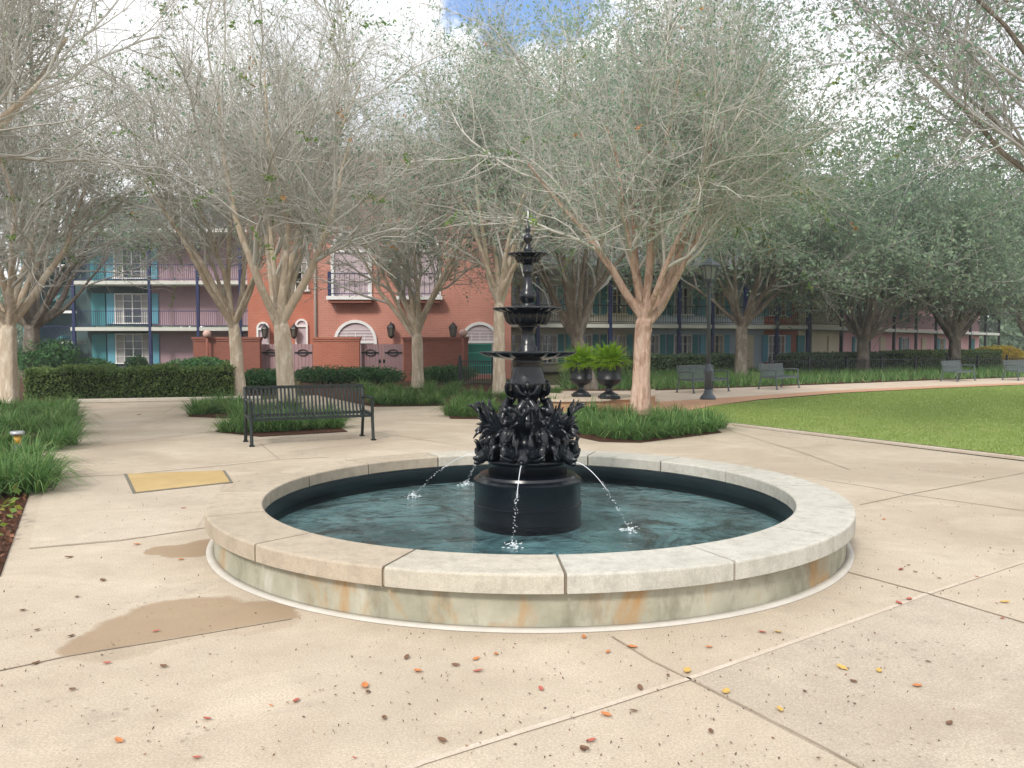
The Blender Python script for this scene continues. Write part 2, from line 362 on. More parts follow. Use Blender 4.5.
# paving joints
def strip(mb, pix, w, z=.004):
    pts = [G(*p) for p in pix]
    L, Rr = [], []
    for i, p in enumerate(pts):
        t = (pts[min(i + 1, len(pts) - 1)] - pts[max(i - 1, 0)]).normalized(); n = Vector((-t.y, t.x, 0)) * w / 2
        L.append((p.x + n.x, p.y + n.y, z)); Rr.append((p.x - n.x, p.y - n.y, z))
    m = len(pts); mb.add(L + Rr, [(i, m + i, m + i + 1, i + 1) for i in range(m - 1)])
mb = MB()
for pix in ([(612, 637), (650, 660), (689, 679)], [(689, 679), (740, 705), (820, 746), (900, 790)], [(846, 572), (877, 580), (928, 594), (1024, 623), (1200, 676)],
            [(1100, 458), (1024, 473), (912, 494), (860, 505)], [(912, 495), (1024, 511), (1200, 537)], [(-150, 700), (0, 671), (70, 656), (180, 638), (292, 619)],
            [(29, 549), (120, 541), (212, 527)], [(45, 478), (124, 475)], [(261, 444), (270, 452), (279, 459)], [(375, 432), (430, 441), (470, 447)], [(720, 428), (800, 452), (850, 470)],
            [(290, 452), (400, 440), (470, 436)], [(100, 424), (190, 421)], [(55, 452), (240, 428)]):
    strip(mb, pix, .013)
o = mb.build('paving_joints', m_joint); o['kind'] = 'structure'
mb = MB()
strip(mb, [(330, 800), (423, 763), (521, 732), (587, 712), (689, 679), (760, 654), (877, 613), (928, 594), (1024, 562), (1300, 470)], .03)
strip(mb, [(130, 474), (180, 469), (235, 464), (280, 459), (330, 457)], .07); strip(mb, [(824, 480), (870, 487), (912, 495)], .03)
o = mb.build('paving_band', m_pale); o['kind'] = 'structure'
m_slabb = concrete('greyer_concrete', (.43, .36, .28), (.53, .46, .37)); m_slabc = concrete('lighter_concrete', (.50, .42, .325), (.60, .52, .42))
sheet('paving_slab', [g(689, 680), g(877, 614), g(928, 595), g(1024, 624), g(1200, 677), g(1200, 1000), g(900, 790)], .002, m_slabb)
sheet('paving_slab', [g(29, 548), g(120, 540), g(196, 530), g(230, 475), g(124, 476), g(46, 479)], .002, m_slabc)
# beds
sheet('mulch_bed', [(-4.6, 1.5), g(0, 577), g(30, 492), g(44, 468), g(40, 452), g(60, 447), g(78, 408), g(74, 403), g(-300, 404), (-30, 3)], .01, m_mulch)
sheet('mulch_bed', [g(20, 402.5), g(262, 399), g(262, 375), g(20, 375)], .03, m_mulch)
sheet('mulch_bed', [g(556, 433), g(600, 442), g(640, 443), g(722, 433), g(690, 416), g(575, 408)], .012, m_mulch)
sheet('mulch_bed', [g(188, 417), g(240, 419), g(215, 432), g(260, 437), g(348, 432), g(300, 408), g(200, 400)], .012, m_mulch)
sheet('mulch_bed', [g(300, 392), g(373, 407), g(445, 406), g(450, 419), g(550, 420), g(560, 405), g(548, 384), g(300, 380)], .012, m_mulch)
sheet('mulch_bed', [g(560, 391), g(600, 391), g(660, 390.3), g(760, 386.7), g(840, 383.7), g(940, 379.7), g(1150, 373.5), g(1150, 365), g(560, 365)], .013, m_mulch)
# lawn blades
def scatter_poly(poly, n, rg):
    p = np.array([(q[0], q[1]) for q in poly]); lo, hi = p.min(0), p.max(0); out = []
    while sum(map(len, out)) < n:
        c = rg.uniform(lo, hi, (n * 2, 2)); ins = np.zeros(len(c), bool); j = len(p) - 1
        for i in range(len(p)):
            a, b = p[i], p[j]; cond = ((a[1] > c[:, 1]) != (b[1] > c[:, 1])) & (c[:, 0] < (b[0] - a[0]) * (c[:, 1] - a[1]) / (b[1] - a[1] + 1e-12) + a[0]); ins ^= cond; j = i
        out.append(c[ins])
    return np.concatenate(out)[:n]
nearlawn = [g(690, 419), g(735, 423.5), g(1024, 457), g(1060, 461), g(1060, 384), g(940, 389), g(840, 394), g(715, 406)]
c = scatter_poly(nearlawn, 70000, rng); n = len(c)
base = np.c_[c, np.full(n, .012)]; az = rng.uniform(0, 2 * PI, n); w = np.c_[np.cos(az), np.sin(az), np.zeros(n)] * .008; tip = base + np.c_[rng.normal(0, .015, (n, 2)), rng.uniform(.02, .045, n)]
m_lawnblade = leafmat('lawn_blade', (.26, .37, .09), (.36, .46, .13), (.46, .48, .2), .45)
o = obj_from(quad_mesh('lawn_grass', np.stack([base - w, base + w, tip], 1).reshape(-1, 3), 3), 'lawn_grass', m_lawnblade); tag(o, 'short mown green grass of the lawn', 'grass', kind='stuff')

# thin volume added over the scene to lift and soften the background shade
hz_ = MB().box((0, 0, 24), (880, 880, 50)).build('added_haze', None); hm = bpy.data.materials.new('added_haze'); hm.use_nodes = True; hm.node_tree.nodes.clear()
pv = hm.node_tree.nodes.new('ShaderNodeVolumePrincipled'); pv.inputs['Color'].default_value = (.93, .96, 1, 1); pv.inputs['Density'].default_value = .001; pv.inputs['Anisotropy'].default_value = .2
ho = hm.node_tree.nodes.new('ShaderNodeOutputMaterial'); hm.node_tree.links.new(pv.outputs[0], ho.inputs['Volume']); hz_.data.materials.append(hm); hz_['kind'] = 'stuff'; hz_['label'] = 'thin pale volume added over the whole plaza to lift the shade'
# ------------------------------------------------------------------ fountain pool
R_OUT, R_IN, R_WALL, H_COP, T_COP = 2.515, 2.11, 2.455, .315, .105
def stain_wall():
    k = NT('stained_wall'); v = k.coord(); vs = k.coord((1, 1, .45))
    c = k.mix(k.ramp(k.noise(v, 2.4, 5, .6), [(.35, 0.), (.65, 1.)]), (.27, .265, .20), (.42, .40, .32))
    c = k.mix(k.ramp(k.noise(vs, 2.1, 5, .65, .5), [(.52, 0.), (.64, .85)]), c, (.38, .22, .085))
    c = k.mix(k.ramp(k.noise(vs, 5.1, 4, .7), [(.5, 0.), (.68, .7)]), c, (.17, .155, .11))
    c = k.mix(k.ramp(k.noise(vs, 3.3, 4, .6, .4), [(.6, 0.), (.72, .5)]), c, (.60, .58, .52))
    k.bump(k.noise(v, 50, 4), .3, .006); return k.fin(c, .85, .25)
m_wallst = stain_wall()
def coping_mat(name, a, b):
    k = NT(name); v = k.coord(); oi = k.n('ShaderNodeObjectInfo')
    c = k.mix(k.ramp(k.noise(v, 1.3, 5, .6, .3), [(.3, 0.), (.7, 1.)]), a, b)
    c = k.mix(k.math('MULTIPLY', oi.outputs['Random'], .35), c, tuple(x * .75 for x in a))
    c = k.mix(k.ramp(k.noise(k.coord((3, 3, 3)), 3.1, 6, .75), [(.46, 0.), (.74, .6)]), c, tuple(x * .55 for x in a))
    c = k.mix(k.ramp(k.noise(k.coord((5, 5, 1.2)), 2.2, 5, .7), [(.5, 0.), (.75, .4)]), c, (.26, .245, .2))
    c = k.mix(k.ramp(k.noise(v, 120, 2, .6), [(.4, .3), (.6, 0.)]), c, tuple(x * .6 for x in a))
    k.bump(k.noise(v, 70, 4), .25, .005); return k.fin(c, .85, .25)
m_copw = coping_mat('warm_coping', (.43, .36, .275), (.54, .46, .36)); m_copp = coping_mat('pale_coping', (.45, .43, .37), (.57, .55, .49))
m_copm = coping_mat('mid_coping', (.44, .40, .33), (.56, .52, .44))
m_dark = paint('pool_lining', (.012, .02, .024), .35, .4, .5)
pool = thing('fountain_pool', (FX, FY, 0), 0, 'round low concrete fountain pool with pale coping stones and rust stained outer wall', 'fountain pool')
NSEG = 128
def ring(mb, prof, n=NSEG):
    mb.lathe(prof + [prof[0]], n, cap=False)
mb = MB(); ring(mb, [(R_WALL, 0), (R_WALL, H_COP - T_COP), (R_IN + .035, H_COP - T_COP), (R_IN + .035, 0)]); mb.build('wall', m_wallst, pool, True).modifiers.new('e', 'EDGE_SPLIT').split_angle = R(40)
mb = MB(); ring(mb, [(R_WALL + .055, .003), (R_WALL + .05, .014), (R_WALL - .004, .016), (R_WALL - .004, .003)]); mb.build('base_bead', paint('bead_white', (.50, .47, .42), .9, .2, .1, 6), pool, True)
mb = MB(); mb.lathe([(R_IN + .03, .20), (R_IN + .03, .02), (1.2, .018), (.02, .018)], NSEG, cap=False)
fl = NT('pool_floor'); v = fl.coord(); cc = fl.mix(fl.ramp(fl.noise(v, 1.3, 5, .6, .5), [(.38, 0.), (.62, 1.)]), (.10, .165, .165), (.38, .50, .49))
cc = fl.mix(fl.ramp(fl.noise(v, 1.7, 6, .7, 1.2), [(.5, 0.), (.62, .85)]), cc, (.03, .045, .043))
cc = fl.mix(fl.ramp(fl.noise(v, 4.1, 5, .7), [(.6, 0.), (.7, .6)]), cc, (.42, .52, .50)); fl.fin(cc, .7, .2)
lin = mb.build('floor', fl.m, pool, True)
mb = MB(); mb.lathe([(R_IN + .012, H_COP - T_COP - .012), (R_IN + .012, .022), (R_IN + .03, .021)], NSEG, cap=False); mb.build('lining', m_dark, pool, True)
k16 = 16
for i in range(k16):
    a0 = -PI / 2 + R(3.4 + 22.5 * i) + .0035; a1 = a0 + R(22.5) - .007; n = 10; mb = MB(); b = .012
    prof = [(R_IN, H_COP - T_COP), (R_OUT, H_COP - T_COP), (R_OUT, H_COP - b), (R_OUT - b * .3, H_COP - b * .3), (R_OUT - b, H_COP), (R_IN + b, H_COP), (R_IN + b * .3, H_COP - b * .3), (R_IN, H_COP - b)]
    v = []; m = len(prof)
    for j in range(n + 1):
        a = a0 + (a1 - a0) * j / n
        v += [(r * math.cos(a), r * math.sin(a), z) for r, z in prof]
    f = [(j * m + q, (j + 1) * m + q, (j + 1) * m + (q + 1) % m, j * m + (q + 1) % m) for j in range(n) for q in range(m)] + [tuple(range(m)), tuple(n * m + q for q in range(m))[::-1]]
    mb.add(v, f); mid = (a0 + a1) / 2
    left = math.cos(mid) < -.25 and math.sin(mid) < .8
    o = mb.build('coping_stone', m_copw if left else m_copm if math.cos(mid) < .05 else m_copp, pool)
mb = MB(); mb.lathe([(R_OUT - .01, H_COP - .02), (R_IN + .01, H_COP - .02)], NSEG, cap=False); mb.lathe([(R_OUT - .012, H_COP - .016), (R_OUT - .012, H_COP - T_COP + .004)], NSEG, cap=False)
mb.build('mortar_joint', m_joint, pool)
# water
WZ = .088
k = NT('pool_water'); v = k.coord((1, 1, 1))
bn = k.n('ShaderNodeBump', {'Height': k.math('ADD', k.noise(v, 7, 3, .55, .5), k.math('MULTIPLY', k.noise(v, 22, 2), .35)), 'Strength': .5, 'Distance': .03})
tr = k.n('ShaderNodeBsdfTransparent', {'Color': (.72, .88, .91, 1)}); gl = k.n('ShaderNodeBsdfGlossy', {'Color': (1, 1, 1, 1), 'Roughness': .03, 'Normal': bn.outputs[0]})
fr = k.n('ShaderNodeFresnel', {'IOR': 1.33, 'Normal': bn.outputs[0]})
ms = k.n('ShaderNodeMixShader', {0: fr.outputs[0], 1: tr.outputs[0], 2: gl.outputs[0]}); k.t.links.new(ms.outputs[0], k.o.inputs[0])
mb = MB(); mb.lathe([(R_IN + .010, 0), (.448, 0)], 96, cap=False); wtr = mb.build('water', k.m); wtr.location = (FX, FY, WZ); tag(wtr, 'teal rippling water filling the round fountain pool', 'water', kind='structure')

# ------------------------------------------------------------------ tiered fountain
m_cast = paint('cast_iron_paint', (.003, .005, .0085), .27, .5, .5, 14)
ft = thing('tiered_fountain', (FX, FY, 0), 0, 'black cast iron fountain of three bowls above sculpted figures, standing in the round pool', 'fountain')
MB().lathe([(.446, .019), (.446, .19), (.45, .195), (.45, .205), (.44, .21), (.44, .36), (.45, .375), (.45, .40), (.43, .415), (.41, .425), (.40, .445), (.33, .455)], 64).build('pedestal', m_cast, ft, True).modifiers.new('e', 'EDGE_SPLIT').split_angle = R(35)
MB().lathe([(.33, .45), (.325, .53), (.34, .55), (.36, .565), (.34, .58), (.20, .62)], 48).build('neck', m_cast, ft, True)
MB().lathe([(.19, .58), (.15, .75), (.105, .9), (.08, 1.0), (.085, 1.06), (.135, 1.12), (.156, 1.17), (.158, 1.2), (.14, 1.25), (.125, 1.31), (.12, 1.36), (.145, 1.395)], 40, flute=8).build('column', m_cast, ft, True)
MB().lathe([(.10, 1.375), (.16, 1.388, .02), (.24, 1.40, .03), (.325, 1.415, .035), (.375, 1.437, .045), (.385, 1.45, .05), (.378, 1.455, .05), (.345, 1.445, .03), (.2, 1.425), (.05, 1.42)], 160, flute=20).build('lower_bowl', m_cast, ft, True)
MB().lathe([(.10, 1.42), (.10, 1.45), (.075, 1.465), (.082, 1.49), (.058, 1.51), (.055, 1.60), (.06, 1.64), (.078, 1.655), (.08, 1.672), (.06, 1.685)], 32).build('stem', m_cast, ft, True)
MB().lathe([(.06, 1.67), (.15, 1.675, .03), (.175, 1.70, .04), (.19, 1.745, .04), (.20, 1.775, .03), (.245, 1.785, .03), (.275, 1.80, .04), (.28, 1.81, .045), (.272, 1.814, .045), (.2, 1.803), (.04, 1.80)], 160, flute=20).build('middle_bowl', m_cast, ft, True)
MB().lathe([(.07, 1.80), (.07, 1.825), (.045, 1.84), (.05, 1.86), (.07, 1.89), (.072, 1.92), (.06, 1.95), (.042, 1.98), (.034, 2.05), (.03, 2.09), (.042, 2.10), (.042, 2.115), (.035, 2.13), (.045, 2.16), (.04, 2.175)], 28).build('stem', m_cast, ft, True)
MB().lathe([(.04, 2.17), (.085, 2.185, .04), (.10, 2.215, .05), (.105, 2.23, .04), (.145, 2.24, .03), (.16, 2.252, .04), (.158, 2.26, .04), (.12, 2.255), (.03, 2.252)], 128, flute=16).build('top_bowl', m_cast, ft, True)
MB().lathe([(.036, 2.25), (.036, 2.30), (.024, 2.32), (.018, 2.345), (.036, 2.37), (.038, 2.39), (.026, 2.41), (.014, 2.425), (.022, 2.445), (.02, 2.47), (.008, 2.49), (.004, 2.535), (.001, 2.56)], 20).build('finial', m_cast, ft, True)
MB().tube([(0, 0, 2.54), (.002, 0, 2.585), (0, .003, 2.61)], [.005, .006, .002], 6).build('water_spurt', m_white, ft, True)

def sculpt(mb, name, parent, vox=.0085):
    o = mb.build(name, m_cast, parent)
    r = o.modifiers.new('remesh', 'REMESH'); r.mode = 'VOXEL'; r.voxel_size = vox; r.use_smooth_shade = True
    s = o.modifiers.new('smooth', 'SMOOTH'); s.factor = .5; s.iterations = 2
    return o
def srad(r, n): return np.interp(np.linspace(0, 1, n), np.linspace(0, 1, len(r)), r)
def dolphin():                            # head low and outward, tail curling up into flukes
    mb = MB(); n = 26
    p = spl([(.45, 0, .575), (.41, 0, .60), (.35, .01, .635), (.28, .015, .67), (.25, 0, .75), (.29, -.02, .84), (.37, -.01, .90), (.42, .01, .96)], n)
    mb.tube(p, srad([.022, .048, .068, .066, .056, .044, .032, .018], n), 14)
    mb.tube([(.40, 0, .575), (.45, 0, .555), (.475, 0, .556)], [.03, .02, .012], 8)           # lower jaw
    mb.tube([(.41, 0, .612), (.46, 0, .592), (.485, 0, .594)], [.03, .02, .012], 8)
    for s in (-1, 1):
        mb.ball((.385, s * .047, .635), .017)
        mb.tube(spl([(.34, s * .05, .62), (.37, s * .10, .60), (.40, s * .15, .62), (.395, s * .18, .655)], 8), srad([.026, .022, .016, .006], 8), 8)
        for q in range(3):                                                                      # tail fluke ribs
            mb.tube(spl([(.415, 0, .95), (.43 + .012 * q, s * (.03 + .02 * q), .985 + .01 * q), (.455 + .02 * q, s * (.045 + .035 * q), 1.05 - .018 * q)], 7), srad([.018, .016, .005], 7), 7)
    for q in range(6):                                                                          # back fin spikes
        a = p[9 + 2 * q]; mb.tube([a, a + np.array((-.02 + .012 * q, 0, .06))], [.018, .005], 6)
    return mb
def fan():                                # winged seated figure between the dolphins
    mb = MB(); rg = np.random.default_rng(12)
    mb.tube(spl([(.30, 0, .66), (.315, 0, .73), (.295, 0, .80), (.285, 0, .845)], 12), srad([.05, .044, .05, .022], 12), 12)
    mb.ball((.298, 0, .885), (.033, .03, .038)); mb.ball((.328, 0, .878), .009); mb.ball((.275, 0, .905), (.024, .028, .024))
    for s in (-1, 1):
        for q in range(6):                # feathers
            mb.tube(spl([(.27, s * .035, .78 + .01 * q), (.305 + .004 * q, s * (.06 + .010 * q), .865 - .012 * q), (.345 + .008 * q, s * (.075 + .015 * q), .95 - .03 * q), (.385 + .009 * q, s * (.075 + .019 * q), 1.035 - .058 * q)], 10), srad([.014, .018, .017, .006], 10), 6)
        mb.tube(spl([(.29, s * .045, .81), (.335, s * .075, .765), (.385, s * .06, .745)], 8), srad([.02, .018, .012], 8), 8)
        mb.tube(spl([(.32, s * .03, .67), (.385, s * .045, .695), (.405, s * .055, .645), (.42, s * .05, .595)], 12), srad([.032, .028, .022, .014], 12), 9)
        a = np.linspace(0, 5.2, 18); mb.tube(np.c_[.39 - .006 * a, s * (.105 + (.04 - .006 * a) * np.cos(a)), .625 + (.04 - .006 * a) * np.sin(a)], srad([.014, .011, .006], 18), 7)
        for q in range(3): mb.tube(spl([(.34, s * (.07 + .025 * q), .60), (.385, s * (.085 + .03 * q), .64), (.40, s * (.09 + .035 * q), .70 + .02 * (q % 2)), (.43, s * (.09 + .04 * q), .735)], 9), srad([.016, .016, .012, .003], 9), 6)
    return mb
def cherub():                             # small seated figure leaning on the column
    mb = MB()
    mb.tube(spl([(.22, 0, .70), (.225, 0, .78), (.20, 0, .87), (.19, 0, .92)], 12), srad([.062, .058, .066, .03], 12), 14)
    mb.ball((.20, 0, .965), (.04, .037, .047)); mb.ball((.235, 0, .957), .012)
    for s in (-1, 1):
        mb.ball((.165, s * .01, .985), (.03, .035, .03))
        mb.tube(spl([(.195, s * .06, .885), (.23, s * .10, .84), (.285, s * .085, .81)], 8), srad([.026, .022, .016], 8), 9)
        mb.tube(spl([(.24, s * .035, .71), (.315, s * .055, .745), (.34, s * .06, .68), (.36, s * .055, .62)], 12), srad([.042, .036, .028, .02], 12), 10)
        mb.ball((.375, s * .056, .61), (.03, .016, .014))
    return mb
def heron():                              # long necked bird figure up the column under the lower bowl
    mb = MB()
    mb.tube(spl([(.21, 0, .88), (.165, 0, 1.0), (.115, 0, 1.08), (.145, 0, 1.16), (.16, 0, 1.2), (.175, 0, 1.17), (.172, 0, 1.13)], 22), srad([.034, .028, .024, .022, .02, .016, .005], 22), 9)
    for s in (-1, 1):
        mb.tube(spl([(.16, s * .02, 1.06), (.185, s * .06, 1.0), (.20, s * .10, .93), (.22, s * .13, .86)], 12), srad([.03, .032, .026, .012], 12), 8)
        mb.tube(spl([(.14, s * .02, 1.10), (.165, s * .06, 1.12), (.175, s * .085, 1.17), (.165, s * .10, 1.20)], 10), srad([.022, .022, .018, .006], 10), 8)
    return mb
def ringcopy(name, fn, n, off, vox=.0085):
    first = None
    for i in range(n):
        o = sculpt(fn(), name, ft, vox) if first is None else first.copy()
        if first is None: first = o
        else: COL.objects.link(o); o.parent = ft
        o.rotation_euler = (0, 0, off + 2 * PI * i / n)
ringcopy('dolphin_figure', dolphin, 6, R(-97), .0065); ringcopy('winged_figure', fan, 6, R(-67), .0052); ringcopy('seated_cherub', cherub, 6, R(-97), .0065); ringcopy('bird_figure', heron, 4, R(-92))

# water jets
k = NT('jet_water'); k.fin((.85, .9, .93), .12, .6); k.b.inputs['Alpha'].default_value = .75; m_jet = k.m
def jet(px, py, start_ang, label):
    e = G(px, py, WZ); a = R(start_ang); st = Vector((FX + .475 * math.cos(a), FY + .475 * math.sin(a), .575))
    t = thing('water_jet', (e.x, e.y, WZ), 0, label, 'water jet', 'water jets from the fountain figures')
    mb = MB(); rg = np.random.default_rng(int(px)); n = 34; pts = []
    for i in range(n):
        u = i / (n - 1); p = st.lerp(e, u); p.z = st.z + (WZ - st.z) * u ** 1.7; pts.append(p - e + Vector((0, 0, e.z - WZ)))
    cut = 20
    mb.tube(np.array(pts[:cut]), np.interp(np.arange(cut), [0, cut], [.0036, .002]), 6)
    for i in range(cut - 4, n):
        for q in range(3): mb.ball(np.array(pts[i]) + rg.normal(0, .007, 3), .0032 * rg.uniform(.5, 1.2), 8, 5)
    mb.build('stream', m_jet, t, True)
    mb = MB()
    for i in range(45):
        r = abs(rg.normal(0, .032)); an = rg.uniform(0, 2 * PI); mb.ball((r * math.cos(an), r * math.sin(an), abs(rg.normal(0, .018)) + .004), (.005, .005, .003) if r > .05 else .0045, 8, 5)
    for i in range(12):
        r = rg.uniform(.03, .1); an = rg.uniform(0, 2 * PI); mb.ball((r * math.cos(an), r * math.sin(an), .003), (.012, .009, .002), 9, 4)
    mb.build('splash', m_jet, t, True)
jet(513, 547, -97, 'thin water jet falling straight toward the front rim of the pool'); jet(630, 531, -37, 'thin water jet arcing down to the right side of the pool')
jet(413, 497, 143, 'thin water jet arcing down to the left side of the pool'); jet(466, 485, 128, 'short water jet landing at the back of the pool, left of the pedestal')

# ------------------------------------------------------------------ trees
def grow(st, d, L, r0, r1, N, wander, up, rg):
    B = len(st); pts = np.empty((B, N, 3)); dirs = np.empty((B, N, 3)); pts[:, 0] = st; d = unit(d); dirs[:, 0] = d
    for i in range(1, N):
        d = unit(d + rg.normal(0, wander, (B, 3)) + np.array((0, 0, up))); pts[:, i] = pts[:, i - 1] + d * (L / (N - 1))[:, None]; dirs[:, i] = d
    t = np.linspace(0, 1, N)[None]; rad = r0[:, None] * (1 - t) + r1[:, None] * t
    return pts, rad, dirs
def spawn(pts, rad, dirs, m, tmin, tmax, a0, a1, rg):
    B, N = rad.shape; t = rg.uniform(tmin, tmax, (B, m)) * (N - 1); i = np.minimum(t.astype(int), N - 2); u = (t - i)[..., None]; b = np.arange(B)[:, None]
    p = pts[b, i] * (1 - u) + pts[b, i + 1] * u; d = dirs[b, i + 1]; r = rad[b, i]
    ax = unit(np.cross(d, rg.normal(size=d.shape))); an = rg.uniform(a0, a1, (B, m, 1)); nd = d * np.cos(an) + ax * np.sin(an)
    return p.reshape(-1, 3), nd.reshape(-1, 3), r.reshape(-1)
def tubes(batches):
    V, Q, off = [], [], 0
    for pts, rad, S in batches:
        B, N = rad.shape; t = unit(np.gradient(pts, axis=1)); mean = t.mean(1); ref = np.eye(3)[np.argmin(np.abs(mean), 1)][:, None]
        u = unit(np.cross(t, ref)); w = np.cross(t, u); a = np.linspace(0, 2 * PI, S, endpoint=False)
        v = pts[:, :, None] + rad[:, :, None, None] * (np.cos(a)[None, None, :, None] * u[:, :, None] + np.sin(a)[None, None, :, None] * w[:, :, None])
        V.append(v.reshape(-1, 3)); bi, ni, si = np.meshgrid(np.arange(B), np.arange(N - 1), np.arange(S), indexing='ij'); k = lambda n_, s_: off + bi * N * S + n_ * S + s_
        s2 = (si + 1) % S; Q.append(np.stack([k(ni, si), k(ni, s2), k(ni + 1, s2), k(ni + 1, si)], -1).reshape(-1, 4)); off += B * N * S
    return np.concatenate(V), np.concatenate(Q)
def trunk_mesh(pts, rad, rg, S=20, flute=.10):
    pts = spl(pts, 22); rad = srad(rad, 22); pts[-1] += (0, 0, .02); rad[-1] = .002; rad[-2] *= .7; rad[0] = .002; pts[1][2] = pts[0][2] + .005; rad[1] = rad[2] * 1.06; a = np.linspace(0, 2 * PI, S, endpoint=False); ph = rg.uniform(0, 6, 3); v = []
    for i, (p, r) in enumerate(zip(pts, rad)):
        z = i / 21; rr = r * (1 + flute * np.sin(3 * a + ph[0] + 1.2 * z) + flute * .6 * np.sin(5 * a + ph[1] - 2 * z) + rg.normal(0, .012, S))
        v.append(np.c_[p[0] + rr * np.cos(a), p[1] + rr * np.sin(a), np.full(S, p[2])])
    v = np.concatenate(v); q = [(i * S + j, i * S + (j + 1) % S, (i + 1) * S + (j + 1) % S, (i + 1) * S + j) for i in range(21) for j in range(S)]
    return v, np.array(q)
def make_tree(name, label, cat, group, loc, base_pts, base_r, limbs, kind, seed, spread=1.0, leaf=0., lsize=.05, green=None, mbark=None, mtw=None, top=1.0, dens=1.0, moss=0, zmin=0, vox=.02, m3=8, m4=7, m5=4):
    """limbs: list of (azimuth deg, elevation deg, length, radius[, fork height drop])"""
    rg = np.random.default_rng(seed); t = thing(name, loc, 0, label, cat, group)
    bp = np.array(base_pts, float); fork = bp[-1]
    v1, q1 = trunk_mesh(bp, base_r, rg)
    st, d, L, r0 = [], [], [], []
    for l in limbs:
        az, el, le, ra = l[:4]; dr = l[4] if len(l) > 4 else rg.uniform(.05, .3); dv = np.array((math.cos(R(az)) * math.cos(R(el)), math.sin(R(az)) * math.cos(R(el)), math.sin(R(el))))
        st.append(fork - np.array((0, 0, dr)) + dv * np.array((1, 1, 0)) * base_r[-1] * .25); d.append(dv); L.append(le); r0.append(ra)
    st, d, L, r0 = map(np.array, (st, d, L, r0))
    l1 = grow(st, d, L, r0, r0 * .3, 11, .085, .035, rg); a_ = lambda x: np.asarray(x)
    hz = d * np.array((1, 1, 0)); B_ = len(st); low = fork[None] + hz * base_r[-1] * .45 - np.array((0, 0, .55)) - 0 * d
    mid = (low + st) / 2 + hz * base_r[-1] * .22
    tip_ = l1[0][:, -1] + l1[2][:, -1] * .05
    lp_ = np.concatenate([low[:, None], mid[:, None], l1[0], tip_[:, None]], 1); lr_ = np.concatenate([np.full((B_, 1), .002), (r0 * 1.25)[:, None], l1[1] * np.linspace(1.18, 1, 11)[None], np.full((B_, 1), .001)], 1)
    v2, q2 = tubes([(lp_, lr_, 10)])
    o = obj_from(idx_mesh('trunk', np.concatenate([v1, v2]), np.concatenate([q1, q2 + len(v1)])), 'trunk', mbark or m_bark, t)
    rm = o.modifiers.new('remesh', 'REMESH'); rm.mode = 'VOXEL'; rm.voxel_size = vox; rm.use_smooth_shade = True
    sm_ = o.modifiers.new('smooth', 'SMOOTH'); sm_.factor = .5; sm_.iterations = 5
    W, up = (.13, .03) if kind == 'crape' else (.2, .0)
    keep0 = None; m2 = max(3, int(round((7 if kind == 'crape' else 6) * dens)))
    def keep(s, dd, rr, f=.5):
        k_ = s[:, 2] + dd[:, 2] * f > zmin + rg.normal(0, .3, len(s)); return s[k_], dd[k_], rr[k_]
    s, dd, rr = keep(*spawn(*l1, m2, .22, 1, R(18), R(46) if kind == 'crape' else R(65), rg), 2.0); n = len(s)
    l2 = grow(s, dd, rg.uniform(1.3, 2.8, n) * top, np.minimum(rr * .62, .055), np.full(n, .014), 8, W, up, rg)
    s, dd, rr = keep(*spawn(*l2, m3, .15, 1, R(18), R(55), rg)); n = len(s)
    l3 = grow(s, dd, rg.uniform(.7, 1.5, n) * top, np.minimum(rr * .6, .02), np.full(n, .006), 6, W * 1.2, up, rg)
    s, dd, rr = keep(*spawn(*l3, m4, .1, 1, R(18), R(60), rg)); n = len(s)
    l4 = grow(s, dd, rg.uniform(.35, .95, n) * top, np.minimum(rr * .65, .0072), np.full(n, .0026), 5, W * 1.4, up * .5, rg)
    bat = [(l2[0], l2[1], 6), (l3[0], l3[1], 4), (l4[0], l4[1], 3)]
    if kind == 'crape':
        s, dd, rr = keep(*spawn(*l4, m5, .2, 1, R(20), R(60), rg)); n = len(s)
        l5 = grow(s, dd, rg.uniform(.18, .55, n) * top, np.full(n, .0036), np.full(n, .0018), 3, .2, .02, rg); bat.append((l5[0], l5[1], 3)); tips = l5
    else: tips = l4
    v3, q3 = tubes(bat); cr_ = obj_from(idx_mesh('crown', v3, q3), 'crown', mtw or m_twig, t)
    tp = tips[0].reshape(-1, 3)
    if leaf > 0:
        c = tp[rg.random(len(tp)) < leaf]; c = c + rg.normal(0, lsize * 1.2, c.shape)
        if moss: c = np.concatenate([c, c + rg.normal(0, .13, c.shape), c + rg.normal(0, .16, c.shape)])
        obj_from(quad_mesh('foliage', leaf_quads(c, lsize, rg)), 'foliage', green or m_leafcm, cr_)
    if kind == 'crape':                   # leafy sprays that have not yet dropped
        for m_, cnt in ((m_leafcm, 60), (m_leafor, 14)):
            idx = rg.choice(len(l4[0]), cnt); c = []
            for i in idx:
                p = l4[0][i]; e = p[-1]; dd_ = unit(l4[2][i][-1] + np.array((0, 0, -.5)))
                for q in range(22 if m_ is m_leafcm else 7): c.append(e + dd_ * (.035 * q) + rg.normal(0, .03, 3))
            obj_from(quad_mesh('foliage', leaf_quads(np.array(c), .055, rg)), 'foliage', m_, cr_)
    return t
def ring_limbs(n, el, le, ra, off, rg):
    return [(off + 360 * i / n + rg.uniform(-14, 14), el + rg.uniform(-9, 12), le * rg.uniform(.85, 1.2), ra * rg.uniform(.8, 1.2)) for i in range(n)]
GR = 'bare crape myrtles around the plaza'
